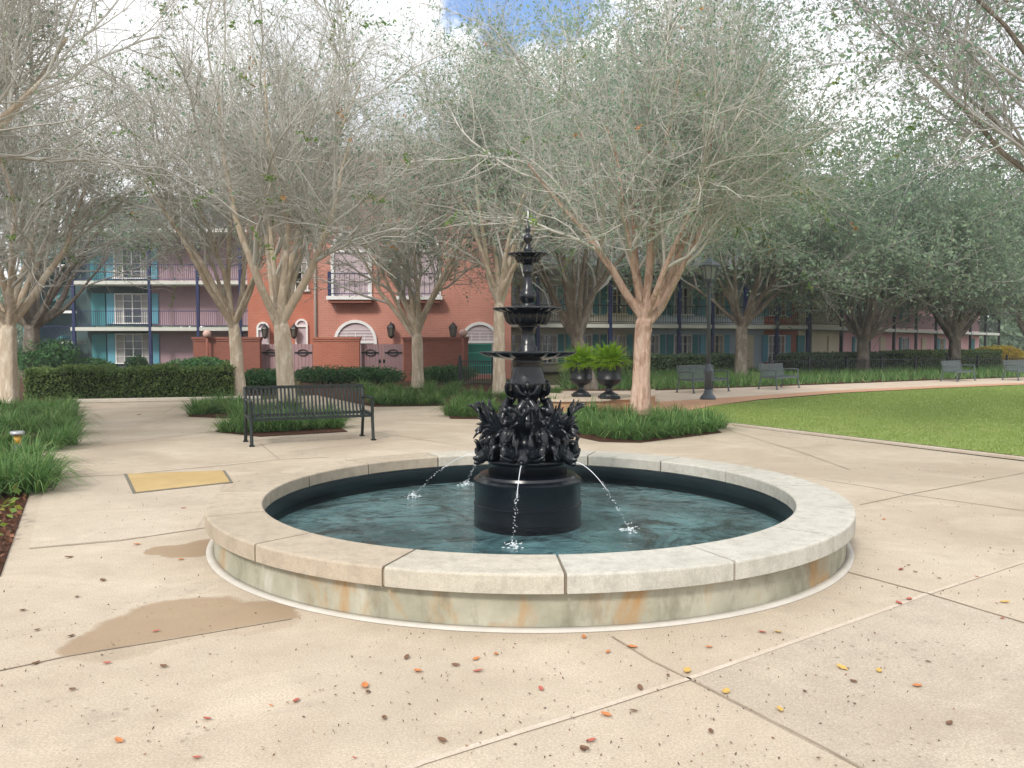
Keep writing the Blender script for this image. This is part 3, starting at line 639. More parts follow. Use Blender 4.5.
def crape(label, px, Y, zf, r, seed, n=6, el=52, le=3.4, lean=0, off=0, X=None, **k):
    le *= 1.22; k.setdefault('top', 1.35); k.setdefault('zmin', 2.9); el += 4
    rg = np.random.default_rng(seed + 100); x = (px - 512) / 800 * Y if X is None else X
    lim = ring_limbs(n, el, le, r * .43, off, rg) + [(rg.uniform(0, 360), 78, le * 1.25, r * .42), (rg.uniform(0, 360), 70, le * 1.15, r * .4)]
    return make_tree('crape_myrtle', label, 'tree', GR, (x, Y, 0), [(0, 0, -.05), (lean * .3, 0, zf * .3), (lean * .6, .0, zf * .7), (lean, 0, zf)], [r * 1.18, r * .95, r * .93, r * .8], lim, 'crape', seed, **k)
crape('bare crape myrtle with pale trunk by the hedge, at the left edge of the photo', 8, 20.5, 2.15, .21, 1, 7, 48, 3.6, .05, zmin=2.2, leaf=.07, green=m_leafblue)
crape('bare crape myrtle with slim pale trunk between the trimmed hedge and the bench', 239, 23.5, 2.25, .185, 2, 6, 56, 3.9, -.14, zmin=2.3, leaf=.12, m5=3, green=m_leafblue)
crape('bare crape myrtle with thick pale trunk directly behind the front bench', 286, 18.6, 2.15, .205, 3, 6, 63, 3.9, -.12, leaf=.13, m5=3, green=m_leafblue)
crape('bare crape myrtle with pale trunk in front of the mauve double gate', 418, 28.6, 2.05, .215, 4, 8, 54, 3.7, -.05, leaf=.35, m5=3, green=m_leafblue)
crape('bare crape myrtle with straight pale trunk seen just left of the fountain column', 500, 25, 3.0, .19, 5, 7, 58, 3.9, -.03, m5=3, leaf=.8, green=m_leafblue)
gt = make_tree('crape_myrtle', 'crape myrtle with pinkish peeling trunk standing in the grass bed beside the lawn', 'tree', GR, (2.82, 17.6, 0), [(0, 0, -.05), (.02, 0, .7), (.05, 0, 1.5), (.09, 0, 2.25)], [.255, .195, .185, .17],
    [(178, 60, 4.2, 0.092, .15), (150, 66, 4.2, 0.064, .1), (105, 74, 5.2, 0.088, .1), (250, 80, 5.4, 0.080, .1), (70, 70, 5.2, 0.088, .12), (20, 58, 4.9, 0.096, .2), (-8, 42, 5.0, 0.088, .3), (-70, 60, 4.3, 0.072, .2), (215, 62, 4.2, 0.072, .2), (40, 50, 4.6, 0.064, .2)],
    'crape', 6, leaf=.85, m5=3, lsize=.045, green=m_leafblue, mbark=m_barkpink, top=1.35, zmin=3.1)
crape('bare crape myrtle reaching into the left of the photo from just outside it', 0, 10.2, 2.3, .2, 8, 7, 48, 4.0, 0, X=-8.8, leaf=.1, green=m_leafblue)
crape('grey crape myrtle reaching into the right of the photo from just outside it', 0, 11.5, 2.4, .13, 9, 9, 48, 5.2, 0, X=9.6, zmin=3.7, leaf=.8, green=m_leafblue, mtw=m_twigdk, mbark=m_barkoak)
OG = 'evergreen oaks behind the path'
def oak(label, px, Y, zf, r, seed, n=6, el=42, le=3.6, top=1.5, leaf=.75, lsize=.13, lean=0, dens=1., name='live_oak', green=None, mtw=None, zmin=3.6):
    rg = np.random.default_rng(seed + 50); x = (px - 512) / 800 * Y
    lim = ring_limbs(n, el, le, r * .4, seed * 37, rg) + [(rg.uniform(0, 360), 75, le * 1.4, r * .5), (rg.uniform(0, 360), 68, le * 1.3, r * .5), (rg.uniform(0, 360), 60, le * 1.3, r * .5)]
    return make_tree(name, label, 'tree', OG, (x, Y, 0), [(0, 0, -.05), (lean * .3, 0, zf * .35), (lean * .7, 0, zf * .7), (lean, 0, zf)], [r * 1.25, r, r * .95, r * .85], lim, 'oak', seed, leaf=leaf, lsize=lsize, green=green or m_leafoak, mbark=m_barkoak, mtw=mtw or m_twigdk, top=top, dens=dens, moss=1, zmin=zmin, vox=.045, m3=7, m4=7)
oak('leaning grey oak with crooked forked trunk behind the two black urns', 592, 27.5, 1.9, .24, 21, 8, 62, 6.2, 2.0, .28, .085, -.55, green=m_leafblue)
oak('evergreen oak directly behind the street lamp', 741, 37, 2.5, .29, 22, 8, 52, 5.4, 1.9, .9, .11)
oak('evergreen oak with thick trunk in front of the cream and pink walls', 863, 42, 1.9, .31, 23, 9, 52, 5.6, 2.1, 1.0, .12)
oak('evergreen oak with wide spreading limbs near the far end of the pink hotel', 954, 45, 2.0, .33, 24, 9, 50, 5.8, 2.1, 1.0, .12)
oak('evergreen oak at the far right edge beyond the yellow bush', 1032, 55, 2.0, .33, 25, 9, 50, 5.4, 2.1, 1.0, .12)
oak('old oak with dark trunk behind the trimmed hedge at the far left', 33, 37, 2.6, .36, 26, 8, 40, 5, 2.0, .35, .09, green=m_leafblue, zmin=4.9)
oak('tall grey green oak behind the brick building, its top above the fountain', 610, 58, 4.5, .45, 27, 8, 60, 6, 2.1, .4, .12, green=m_leafblue).scale = (1.75,) * 3
oak('tall evergreen oak rising above the roof of the long hotel', 690, 62, 4.5, .45, 28, 8, 58, 6, 2.1, .4, .12, green=m_leafblue).scale = (1.65,) * 3

# ------------------------------------------------------------------ hedges, shrubs, grass
def hedge(label, p0, p1, depth, h, seed, n, lsize=.055, m=None, group=None, name='hedge', lump=.05):
    rg = np.random.default_rng(seed); a = Vector(p0); b = Vector(p1); L = (b - a).length; rz = math.atan2(b.y - a.y, b.x - a.x)
    t = thing(name, ((a.x + b.x) / 2, (a.y + b.y) / 2, 0), rz, label, 'hedge', group)
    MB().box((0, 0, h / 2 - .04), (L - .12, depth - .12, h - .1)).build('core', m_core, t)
    ar = np.array([L * depth, L * h, L * h, depth * h, depth * h]); which = rg.choice(5, n, p=ar / ar.sum()); u, w = rg.uniform(-.5, .5, n), rg.uniform(0, 1, n); c = np.zeros((n, 3))
    for s_, (X, Y, Z) in enumerate([(u * L, (w - .5) * depth, h), (u * L, -depth / 2, w * h), (u * L, depth / 2, w * h), (-L / 2, u * depth, w * h), (L / 2, u * depth, w * h)]):
        mk = which == s_; c[mk] = np.stack([np.broadcast_to(q, n)[mk] for q in (X, Y, Z)], 1)
    wob = lump * (np.sin(c[:, 0] * 3.1 + seed) + np.sin(c[:, 0] * 7.3 + 2 * c[:, 2]) * .6)
    c[:, 2] += wob * (c[:, 2] > h * .8); c += rg.normal(0, .035, c.shape); c[:, 2] = np.maximum(c[:, 2], .03)
    obj_from(quad_mesh('leaves', leaf_quads(c, lsize, rg)), 'leaves', m or m_leafhedge, t); return t
def shrub(label, loc, rad, seed, n, lsize=.06, m=None, name='shrub', group=None, core=True):
    rg = np.random.default_rng(seed); t = thing(name, loc, 0, label, 'shrub', group)
    lob = [((rg.uniform(-.55, .55) * rad[0], rg.uniform(-.5, .5) * rad[1], rad[2] * rg.uniform(.7, 1.15)), np.array(rad) * rg.uniform(.45, .7)) for _ in range(7)] + [((0, 0, rad[2] * .9), np.array(rad) * .85)]
    cs = []
    for c0, r in lob:
        d = unit(rg.normal(size=(n // 8, 3))); cs.append(np.array(c0) + d * r * rg.uniform(.75, 1.05, (n // 8, 1)))
    c = np.concatenate(cs); c[:, 2] = np.abs(c[:, 2]); mb = MB()
    for q in range(5): mb.tube([(0, 0, -.02), (rad[0] * .3 * math.cos(q * 1.3), rad[1] * .3 * math.sin(q * 1.3), rad[2]), (rad[0] * .6 * math.cos(q * 1.3), rad[1] * .6 * math.sin(q * 1.3), rad[2] * 1.5)], [.03, .02, .008], 6)
    mb.build('stem', m_barkoak, t); obj_from(quad_mesh('leaves', leaf_quads(c, lsize, rg)), 'leaves', m or m_leafshrub, t); return t
a, b = G(22, 400), G(232, 397); hedge('trimmed dark green hedge along the mulch bed in front of the blue hotel', (a.x, a.y + .6, 0), (b.x, b.y + .3, 0), 1.3, .84, 31, 26000, .05)
shrub('rounded glossy green shrub beside the dark old oak trunk', P(45, 372, 37) * Vector((1, 1, 0)), (1.5, 1.2, 1.05), 32, 7000, .09)
shrub('low dark shrub below the blue shuttered window', P(92, 372, 39) * Vector((1, 1, 0)), (1.3, 1.0, .55), 33, 4000, .08)
shrub('dark rounded shrub in front of the brown garden wall', P(200, 372, 32.5) * Vector((1, 1, 0)), (1.4, 1.0, .6), 34, 6000, .07)
shrub('small pale green bush just under the ground floor window', P(137, 366, 41) * Vector((1, 1, 0)), (.6, .5, .62), 40, 1800, .08)
for i, (px, Y, rx, h, s) in enumerate([(262, 26, 1.0, .42, 35), (330, 30, 1.5, .45, 36), (375, 31, 1.4, .42, 37), (445, 31, 1.3, .45, 38)]):
    shrub(['low green mounded shrub between the two slim trunks', 'low green mounded shrub in front of the bare brick wall panel', 'low green mounded shrub below the mauve gate', 'low green mounded shrub left of the short iron fence'][i],
          ((px - 512) / 800 * Y, Y, 0), (rx, .8, h), s, 5000, .06, group='mounded shrubs before the garden wall')
RB = [((0, 41.5), (17, 46)), ((17, 46), (45, 74))]
hedge('long dark trimmed hedge in front of the tan and blue hotel wall', (3.0, 40.2, 0), (12.2, 42.6, 0), 1.1, 1.0, 41, 9000, .09, m_leafdark, 'hedges along the long hotel')
hedge('dark trimmed hedge beneath the red brick and cream walls', (14.0, 41.0, 0), (20.5, 45.0, 0), 1.2, 1.05, 42, 7000, .09, m_leafdark, 'hedges along the long hotel')
hedge('taller trimmed hedge in front of the pink hotel wall', (22.5, 47.5, 0), (33.5, 56, 0), 1.4, 1.15, 43, 9000, .09, m_leafhedge, 'hedges along the long hotel')
shrub('bright yellow flowering bush at the far right past the pink hotel', (36.5, 60, 0), (2.3, 1.2, .9), 44, 5000, .12, m_leafyel)
shrub('smaller yellow bush left of the bright yellow one', (27.8, 63, 0), (1.2, 1.0, .95), 45, 2500, .12, m_leafyel)
# border grass clumps
def clump_mesh(seed, n=190, L=.58, rad=.2):
    rg = np.random.default_rng(seed); az = rg.uniform(0, 2 * PI, n); out = np.c_[np.cos(az), np.sin(az), np.zeros(n)]; side = np.c_[-np.sin(az), np.cos(az), np.zeros(n)]
    b = out * rg.uniform(0, rad, (n, 1)); le = L * rg.uniform(.6, 1.15, (n, 1)); lean = rg.uniform(.25, 1.2, (n, 1)); prev = None; V = []
    K = 5
    for k_ in range(K):
        t = k_ / (K - 1); x = le * lean * (t ** 1.4) * .75; z = le * (t * (1.0 - .15 * lean) - lean * .62 * t * t * t)
        w = side * .011 * (1 - t * .9) ; c = b + out * x; c[:, 2] += np.maximum(z[:, 0], .01)
        V.append((c - w, c + w))
    q = []
    for k_ in range(K - 1): q.append(np.stack([V[k_][0], V[k_][1], V[k_ + 1][1], V[k_ + 1][0]], 1))
    v = np.stack([np.stack([a_, b_], 1) for a_, b_ in V], 1).reshape(-1, 3)          # n,K,2
    i0 = (np.arange(n)[:, None] * K + np.arange(K - 1)[None]) * 2; Q = np.stack([i0, i0 + 1, i0 + 3, i0 + 2], -1).reshape(-1, 4)
    return idx_mesh('border_grass', v, Q)
CL = [clump_mesh(60 + i) for i in range(4)]
for m_ in CL: m_.materials.append(m_blade)
def bed(label, group, pts, s=1.0, rg=random):
    for (px, py) in pts:
        p = G(px, py); o = bpy.data.objects.new('border_grass', rg.choice(CL)); COL.objects.link(o); o.location = (p.x, p.y, .01); o.rotation_euler = (0, 0, rg.uniform(0, 6.28)); q = s * rg.uniform(.85, 1.2); o.scale = (q * 1.12, q * 1.12, q * .86)
        tag(o, label, 'grass clump', group)
bed('dark green strappy grass clump in the bed at the left edge of the plaza', 'grass clumps at the left edge', [(-40, 470), (-12, 455), (8, 432), (30, 433), (50, 428), (48, 450), (12, 470), (30, 478), (6, 492), (-5, 428), (18, 420), (38, 416), (55, 417), (-20, 420), (5, 412), (28, 411), (48, 411), (66, 424), (-30, 410), (-25, 500), (10, 452), (-5, 475), (62, 412), (64, 420), (66, 434), (62, 446), (30, 466), (38, 482), (34, 492), (70, 408)], 1.0)
bed('green strappy grass clump around the slim pale trunk', 'grass clumps by the slim trunk', [(198, 415), (212, 413), (228, 413), (240, 417), (205, 408), (222, 407), (238, 408)], .95)
bed('green strappy grass clump behind the front bench', 'grass clumps behind the front bench', [(228, 432), (246, 433), (264, 432), (282, 431), (300, 430), (318, 429), (334, 428), (240, 424), (262, 423), (285, 421), (308, 419), (330, 420), (290, 412), (268, 413)], .95)
bed('bright green strappy grass clump around the trunk before the mauve gate', 'grass clumps before the mauve gate', [(376, 404), (388, 405), (400, 405), (412, 405), (424, 405), (436, 404), (382, 398), (396, 397), (410, 396), (428, 397), (442, 398), (372, 396), (452, 395), (362, 391), (390, 390), (430, 390), (455, 389)], 1.0)
bed('green strappy grass clump behind the fountain, left of the urns', 'grass clumps behind the fountain', [(454, 416), (466, 417), (480, 417), (540, 415), (552, 410), (462, 408), (476, 409), (490, 412), (510, 412), (526, 410), (468, 400), (485, 401), (505, 400), (525, 400), (545, 400), (556, 394), (535, 392), (515, 390)], .95)
bed('dark green strappy grass clump around the pinkish trunk beside the lawn', 'grass clumps around the pinkish trunk', [(575, 431), (590, 434), (606, 437), (622, 439), (640, 440), (657, 438), (673, 436), (690, 434), (706, 432), (716, 429), (580, 424), (597, 425), (615, 427), (633, 429), (652, 428), (670, 427), (688, 425), (704, 424), (590, 417), (608, 418), (626, 419), (658, 419), (676, 418), (570, 422)], .9)
# ground cover strip between path and hedge (uncountable)
bc = scatter_poly([g(562, 390), g(660, 390), g(760, 386.5), g(840, 383.5), g(940, 379.5), g(1080, 376), g(1080, 369), g(840, 371.5), g(562, 375)], 12000, rng)
n = len(bc); base = np.c_[bc, np.full(n, .01)]; az = rng.uniform(0, 2 * PI, n); w = np.c_[np.cos(az), np.sin(az), np.zeros(n)] * .035; tip = base + np.c_[rng.normal(0, .16, (n, 2)), rng.uniform(.2, .5, n)]
o = obj_from(quad_mesh('ground_cover', np.stack([base - w, base + w, tip], 1).reshape(-1, 3), 3), 'ground_cover', m_blade); tag(o, 'strip of dark green strappy ground cover between path and hedges', 'ground cover', kind='stuff')
bc = scatter_poly([g(-260, 600), g(0, 560), g(22, 505), g(0, 470), g(-150, 480)], 500, rng); n = len(bc); c = np.c_[bc, rng.uniform(.03, .16, n)]
o = obj_from(quad_mesh('ground_cover', leaf_quads(c, .07, rng, 1.5)), 'ground_cover', leafmat('weed_leaf', (.10, .17, .03), (.2, .27, .05), (.40, .30, .05))); tag(o, 'low yellow green weedy plants on the mulch at the left', 'ground cover', kind='stuff')
# far tree line
bcs = []
for i in range(620):
    x = rng.uniform(-110, 150); y = rng.uniform(86, 118); bcs.append(np.array((x, y, rng.uniform(1, 9))) + rng.normal(0, 1.4, (110, 3)))
o = obj_from(quad_mesh('distant_trees', leaf_quads(np.concatenate(bcs), .6, rng)), 'distant_trees', m_leafoak); tag(o, 'distant dark green wood behind the hotels', 'trees', kind='stuff')

# ------------------------------------------------------------------ buildings
m_curtain = paint('curtain_cloth', (.34, .33, .32), .9, .2)
def window(parent, x, y, z, w, h, m_sh=None, mull=2, rows=3, mfr=None, shw=.42):
    f = MB(); t = .07
    f.box((x - w / 2 + t / 2, y, z + h / 2), (t, .1, h)); f.box((x + w / 2 - t / 2, y, z + h / 2), (t, .1, h))
    f.box((x, y, z + h - t / 2), (w - 2 * t - .002, .098, t)); f.box((x, y - .03, z + t / 2), (w + .14, .16, t))
    for i in range(1, mull + 1):
        wdt = .07 if (i * 2 == mull + 1) else .035
        f.box((x - w / 2 + w * i / (mull + 1), y, z + h / 2), (wdt, .07, h - 2 * t - .002))
    for i in range(1, rows + 1): f.box((x, y + .002, z + h * i / (rows + 1)), (w - 2 * t - .002, .05, .03))
    fo = f.build('window', mfr or m_white, parent); MB().box((x, y + .03, z + h / 2), (w - .04, .02, h - .04)).build('pane', m_glass(), fo)
    cu = MB()
    for s in (-1, 1):
        for q in range(5): cu.box((x + s * (w / 2 - .1 - q * w * .05), y + .012 + .003 * (q % 2), z + h / 2), (w * .05 - .003, .012, h - .16))
    cu.build('curtain', m_curtain, fo)
    if m_sh:
        for s in (-1, 1):
            b = MB(); sx = x + s * (w / 2 + shw / 2 + .01); b.box((sx, y - .01, z + h / 2), (shw, .05, h))
            for q in range(int(h / .12)): b.box((sx, y - .04, z + .08 + q * .12), (shw - .1, .02, .07))
            b.build('shutter', m_sh, parent)
    return fo
def railing(parent, x0, x1, y, z, m, step=.13, h=1.0):
    b = MB(); b.box(((x0 + x1) / 2, y, z + h), (x1 - x0, .05, .05)); b.box(((x0 + x1) / 2, y, z + .1), (x1 - x0, .04, .04))
    n = max(2, int((x1 - x0) / step))
    for i in range(1, n): b.box((x0 + (x1 - x0) * i / n, y, z + h / 2 + .05), (.02, .02, h - .12))
    return b.build('railing', m, parent)
def wall_paint(n, c): return paint(n, c, .8, .1, .15, 1.5)
m_wteal = wall_paint('teal_wall', (.07, .11, .112)); m_wmauve = wall_paint('mauve_wall', (.36, .25, .28)); m_wtan = wall_paint('tan_wall', (.54, .51, .43)); m_wblue = wall_paint('blue_grey_wall', (.42, .49, .56))
m_wcream = wall_paint('cream_wall', (.68, .60, .44)); m_wpink = wall_paint('pink_wall', (.80, .48, .50)); m_roof = paint('grey_roof', (.13, .14, .14), .9, .25, .1, 4); m_soffit = wall_paint('balcony_ceiling', (.46, .47, .42))
# blue hotel on the left
BL = 50.0; x0 = (75 - 512) / 800 * BL
lb = thing('hotel_building', (x0, BL, 0), 0, 'three storey hotel wing with mauve and teal walls and light blue shutters, at the left', 'building')
LW = 12.2; FLZ = [0, 2.62, 5.5]; TOP = 8.5
for z in FLZ: 
    zt = {0: 2.61, 2.62: 5.49, 5.5: TOP}[z]
    MB().box((2.05 + .001, 1.7, (z + zt) / 2 + .08), (4.1, .2, zt - z - .17)).build('wall', m_wteal, lb)
    MB().box((4.1 + 4.05, 1.702, (z + zt) / 2 + .08), (8.1, .2, zt - z - .17)).build('wall', m_wmauve, lb)
    window(lb, 2.95, 1.55, z + .35 if z == 0 else z + .3, 2.3, 1.95, m_tealsh, 3, 3, shw=.5)
    MB().box((.75, 1.56, z + 1.2), (.9, .1, 2.1)).build('door', m_greensh, lb)
    if z: 
        for i in range(4): railing(lb, .1 + i * 3.0, .1 + i * 3.0 + 2.9, .12, z + .06, m_navy)
        MB().box((LW / 2 - .05, .82, z - .06), (LW + .3, 1.75, .22)).build('balcony_slab', m_slab, lb)
for xx in (.0, 4.75, 7.75, 10.4): MB().box((xx, .02, TOP / 2), (.17, .17, TOP)).build('post', m_navy, lb)
MB().box((LW / 2, 4, TOP + .1), (LW + .6, 9, .25)).build('eave', m_slab, lb)
MB().wallprism([(-.6, TOP + .24), (LW + .3, TOP + .24), (LW - 1.5, TOP + 2.2), (1.5, TOP + 2.2)], -.2, 8.4).build('roof', m_roof, lb)
# stair tower
stw = thing('stair_tower', (x0 - 3.6, BL + .6, 0), 0, 'open teal stair tower with white sloping handrail beside the left hotel wing', 'stairs')
MB().box((1.75, 2.2, 4.2), (3.4, .2, 8.4)).build('wall', m_wteal, stw); MB().box((.0, 1.2, 4.2), (.15, 2.0, 8.4)).build('side_panel', m_greensh, stw)
fl_ = MB()
for z, zz in ((.0, 1.4), (2.62, 4.1), (5.5, 7.)):
    fl_.bar((.2, 1, z + .9), (2.2, 1, z + 2.1), 1.0, .15); 
fl_.build('flight', m_greensh, stw)
hr = MB(); 
for z in (2.5, 5.4): hr.bar((.15, .1, z), (2.0, .1, z + 1.15), .1, .16); hr.bar((2.0, .1, z + 1.15), (3.4, .1, z + 1.15), .1, .16)
hr.build('handrail', m_white, stw)
MB().box((2.7, .6, 1.75), (1.4, 1.2, .16)).build('landing', m_slab, stw)
railing(stw, .2, 3.3, -.05, 1.75, m_navy); railing(stw, .2, 3.3, -.05, 0.2, m_navy)
MB().box((1.7, 1.2, 8.5), (3.9, 2.6, .2)).build('roof', m_roof, stw)
# brick building in the middle
BD = 36.5; bx = lambda px, Y=BD: (px - 512) / 800 * Y
bz = lambda py, Y=BD: CAM_H + (346 - py) * Y / 800
bb = thing('brick_building', (0, BD, 0), 0, 'three storey red brick building with white arched windows and navy balcony rails', 'building')
BX0, BX1, BH = bx(314), bx(511), 10.2
MB().box(((BX0 + BX1) / 2, 4, BH / 2), (BX1 - BX0, 8, BH)).build('wall', m_brickl, bb)
MB().box((bx(286, 39.5), 6, BH / 2 - .3), (3.7, 6, BH - .6)).build('side_wing', m_brick, bb)
MB().box(((BX0 + BX1) / 2, 4, BH + .12), (BX1 - BX0 + .5, 8.5, .35), bev=.05).build('cornice', m_white, bb)
MB().box((bx(286, 39.5), 6.0, BH - .48), (3.9, 6.4, .25)).build('cornice', m_white, bb)
MB().tube([(BX0 + .12, -.08, 1.0), (BX0 + .12, -.08, BH)], .05, 8).build('drainpipe', m_slab, bb, True)
def arch_poly(w, h0, h1, n=14): return [(-w / 2, h0), (w / 2, h0)] + [(w / 2 * math.cos(PI * i / n), h1 - w / 2 + w / 2 * math.sin(PI * i / n)) for i in range(0, n + 1)]
def arch_window(parent, x, y, w, z0, z1, infill, t=.13, bars=True):
    o_ = MB(); outer = arch_poly(w, z0, z1); inner = arch_poly(w - 2 * t, z0, z1 - t); m = len(outer)
    v = [(x + p[0], y - .12, p[1]) for p in outer] + [(x + p[0], y - .12, p[1]) for p in inner] + [(x + p[0], y + .02, p[1]) for p in outer] + [(x + p[0], y - .04, p[1]) for p in inner]
    f = []
    for i in range(1, m):
        j = (i + 1) % m
        if i == 0: continue
        f += [(i, j, m + j, m + i), (i, 2 * m + i, 2 * m + j, j), (m + i, m + j, 3 * m + j, 3 * m + i)]
    o_.add(v, f)
    zs = z1 - w / 2
    o_.box((x, y - .07, zs - .04), (w - 2 * t, .09, .1))
    if bars:
        for i in range(1, 4): o_.box((x - (w - 2 * t) / 2 + (w - 2 * t) * i / 4, y - .045, zs + .15), (.03, .04, .5 if i == 2 else .35))
        for q in range(4): o_.box((x, y - .043, zs + .12 + q * .14), ((w - 2 * t) * math.sqrt(max(0, 1 - ((.12 + q * .14) / (w / 2 - t)) ** 2)) if (.12 + q * .14) < w / 2 - t else .01, .03, .025))
    fo = o_.build('arched_window', m_white, parent)
    pb = MB(); pb.wallprism([(x + p[0], p[1]) for p in arch_poly(w - 2 * t + .02, z0, z1 - t + .01)], y - .03, y + .01); pb.build('pane', infill, fo); return fo
arch_window(bb, bx(356), 0, 1.95, .2, bz(320), m_lilac); arch_window(bb, bx(480), 0, 1.75, .2, bz(322), m_lilac)
for px in (352.5, 421):
    x = bx(px); fo = arch_window(bb, x, 0, 1.85, bz(297), bz(231), m_lilac, .16)
    gp = MB(); gp.wallprism([(x + q[0], q[1]) for q in arch_poly(1.45, bz(251), bz(234))] if False else [(x - .68, bz(247)), (x + .68, bz(247)), (x + .55, bz(238)), (x, bz(235)), (x - .55, bz(238))], -.06, -.035); gp.build('fanlight', m_glass('fan_glass', (.05, .09, .09)), fo)
    MB().box((x, -.3, bz(297) - .08), (2.05, .6, .16)).build('balcony_slab', m_white, bb); MB().box((x, -.28, bz(297) - .23), (1.9, .5, .14)).build('bracket', m_brickdk, bb)
    rr_ = railing(bb, x - .92, x + .92, -.5, bz(297), m_navy, .22, 1.0); MB().box((x - .9, -.5, bz(297) + .55), (.14, .1, 1.1)).build('rail_post', m_navy, bb)
for px, w, zt in ((302.5, .62, 319), (264, .62, 322)): arch_window(bb, bx(px, 39.5), 3.0, w, .8, bz(zt, 39.5), m_lilac, .09, False)
window(bb, bx(300, 39.5), 2.98, bz(292, 39.5), .95, 1.9)
def lantern(px, py, Y, label):
    p = P(px, py, Y); t = thing('wall_lantern', (p.x, p.y, p.z), 0, label, 'lantern', 'black wall lanterns on the brick building')
    MB().lathe([(.09, -.26), (.13, -.22), (.17, .16), (.16, .17)], 6).build('glass', m_glass('lantern_glass', (.06, .055, .045)), t)
    b = MB(); b.lathe([(.2, .16), (.18, .2), (.09, .31), (.03, .34), (.035, .39), (.01, .42)], 6); b.lathe([(.03, -.34), (.1, -.27), (.11, -.24), (.03, -.23)], 6)
    for q in range(6): b.bar((.115 * math.cos(q * PI / 3), .115 * math.sin(q * PI / 3), -.25), (.18 * math.cos(q * PI / 3), .18 * math.sin(q * PI / 3), .17), .025)
    b.bar((0, 0, .36), (0, .38, .30), .03); b.bar((0, .0, -.3), (0, .38, -.2), .03); b.box((0, .36, .05), (.14, .05, .6)); b.build('cage', m_black, t)
for (px, py, Y, l) in ((391, 331, BD - .42, 'black wall lantern between the first arch and the bare trunk'), (453, 331, BD - .42, 'black wall lantern just left of the arch above the green gate'), (265, 332, 39.1, 'black wall lantern seen between the two slim pale trunks'), (294, 332, 39.1, 'black wall lantern left of the narrow arched window')): lantern(px, py, Y, l)
# garden wall with gates
GW = 34.3
def garden_wall(px0, px1, label, m, Y=GW, ztop=337):
    X0, X1, zt = bx(px0, Y), bx(px1, Y), CAM_H + (346 - ztop) * Y / 800
    t = thing('garden_wall', ((X0 + X1) / 2, Y, 0), 0, label, 'wall', 'brick garden walls'); L = X1 - X0
    MB().box((0, 0, zt / 2 - .09), (L, .3, zt - .18)).build('wall', m, t); c_ = MB(); c_.box((0, 0, zt - .135), (L + .04, .36, .09)); c_.box((0, 0, zt - .045), (L + .1, .42, .088)); c_.build('coping', m, t)
garden_wall(195, 261, 'dark brick garden wall behind the slim trunk, left of the gates', m_brickdk); garden_wall(314, 360, 'orange brick garden wall panel between the two mauve gates', m_brick); garden_wall(404, 468, 'dark red brick garden wall panel left of the green gate', m_brickdk)
def gate(px0, px1, label, Y, m, ztop=343):
    X0, X1, zt = bx(px0, Y), bx(px1, Y), CAM_H + (346 - ztop) * Y / 800; t = thing('garden_gate', ((X0 + X1) / 2, Y, 0), 0, label, 'gate', 'mauve garden gates'); W = X1 - X0
    for s in (-1, 1):
        d = MB(); w = W / 2 - .02; n = 7
        for q in range(n): d.box((s * (W / 4) - w / 2 + w * (q + .5) / n, 0, zt / 2), (w / n - .012, .06, zt - .1))
        d.box((s * W / 4, .02, zt / 2), (w - .01, .03, zt - .12)); lf = d.build('leaf', m, t)
        h = MB()
        for z in (zt - .42, .28):
            h.bar((s * W / 2 - s * .02, -.05, z), (s * W / 2 - s * .78, -.05, z), .02, .07)
            a = np.linspace(0, 2 * PI, 17); h.tube([(s * (W / 2 - .42) + .22 * math.cos(q), -.06, z + .13 * math.sin(q)) for q in a], .02, 6, False)
        h.build('hinge', m_black, lf)
        MB().ball((s * .09, -.05, zt * .52), (.05, .04, .09)).build('handle', m_black, lf)
gate(262, 313, 'mauve double gate with black strap hinges behind the thick pale trunk', GW + .5, m_mauve); gate(361, 403, 'mauve double gate with black strap hinges below the first arch', GW + .25, m_mauve)
gg = thing('green_gate', (bx(480, GW + .3), GW + .3, 0), 0, 'teal green boarded gate below the second arch, left of the fountain', 'gate'); zt = CAM_H + 2 * (GW + .3) / 800
MB().box((0, 0, zt / 2 + .15), (1.02, .06, zt - .3)).build('board_panel', m_bin, gg)
for z in (zt - .02, zt - .38, zt - .92): MB().box((0, -.045, z), (1.04, .04, .05)).build('rail', m_binpale, gg)
for (px, py, Y, l) in ((463, 333, 33.9, 'pale stone ball on the end of the dark red garden wall'), (207, 334, 33.9, 'pale stone ball above the dark garden wall at the left')):
    p = P(px, py, Y); t = thing('ball_finial', (p.x, p.y, 0), 0, l, 'finial', 'stone balls by the garden wall'); MB().ball((0, 0, p.z), .17, 16, 10).build('ball', paint('pink_stone', (.55, .36, .31), .8), t, True); MB().tube([(0, 0, 0), (0, 0, p.z - .12)], .05, 10).build('pole', m_brickdk, t, True)
def iron_fence(name, label, A, B, h, np_, m=m_black, step=.11):
    A, B = Vector(A), Vector(B); L = (B - A).length; t = thing(name, A, math.atan2(B.y - A.y, B.x - A.x), label, 'fence', 'low black iron fences')
    for i in range(np_ + 1):
        b = MB(); x = L * i / np_; b.box((x, 0, h / 2 + .04), (.09, .09, h + .08)); b.ball((x, 0, h + .1), .06, 8, 6); b.build('post', m, t)
    b = MB()
    for z in (.12, h - .06): b.box((L / 2, 0, z), (L, .03, .035))
    for i in range(1, int(L / step)): b.box((i * step, 0, h / 2), (.02, .02, h - .1))
    b.build('rail_panel', m, t); return t
iron_fence('iron_fence', 'short low black iron fence in front of the green gate', P(460, 380, 30) * Vector((1, 1, 0)), P(493, 380, 29) * Vector((1, 1, 0)), 1.0, 1)
iron_fence('iron_fence', 'long low black iron fence in front of the long hotel hedges', (12.5, 38.8, 0), (31, 47.5, 0), .85, 8, step=.15)
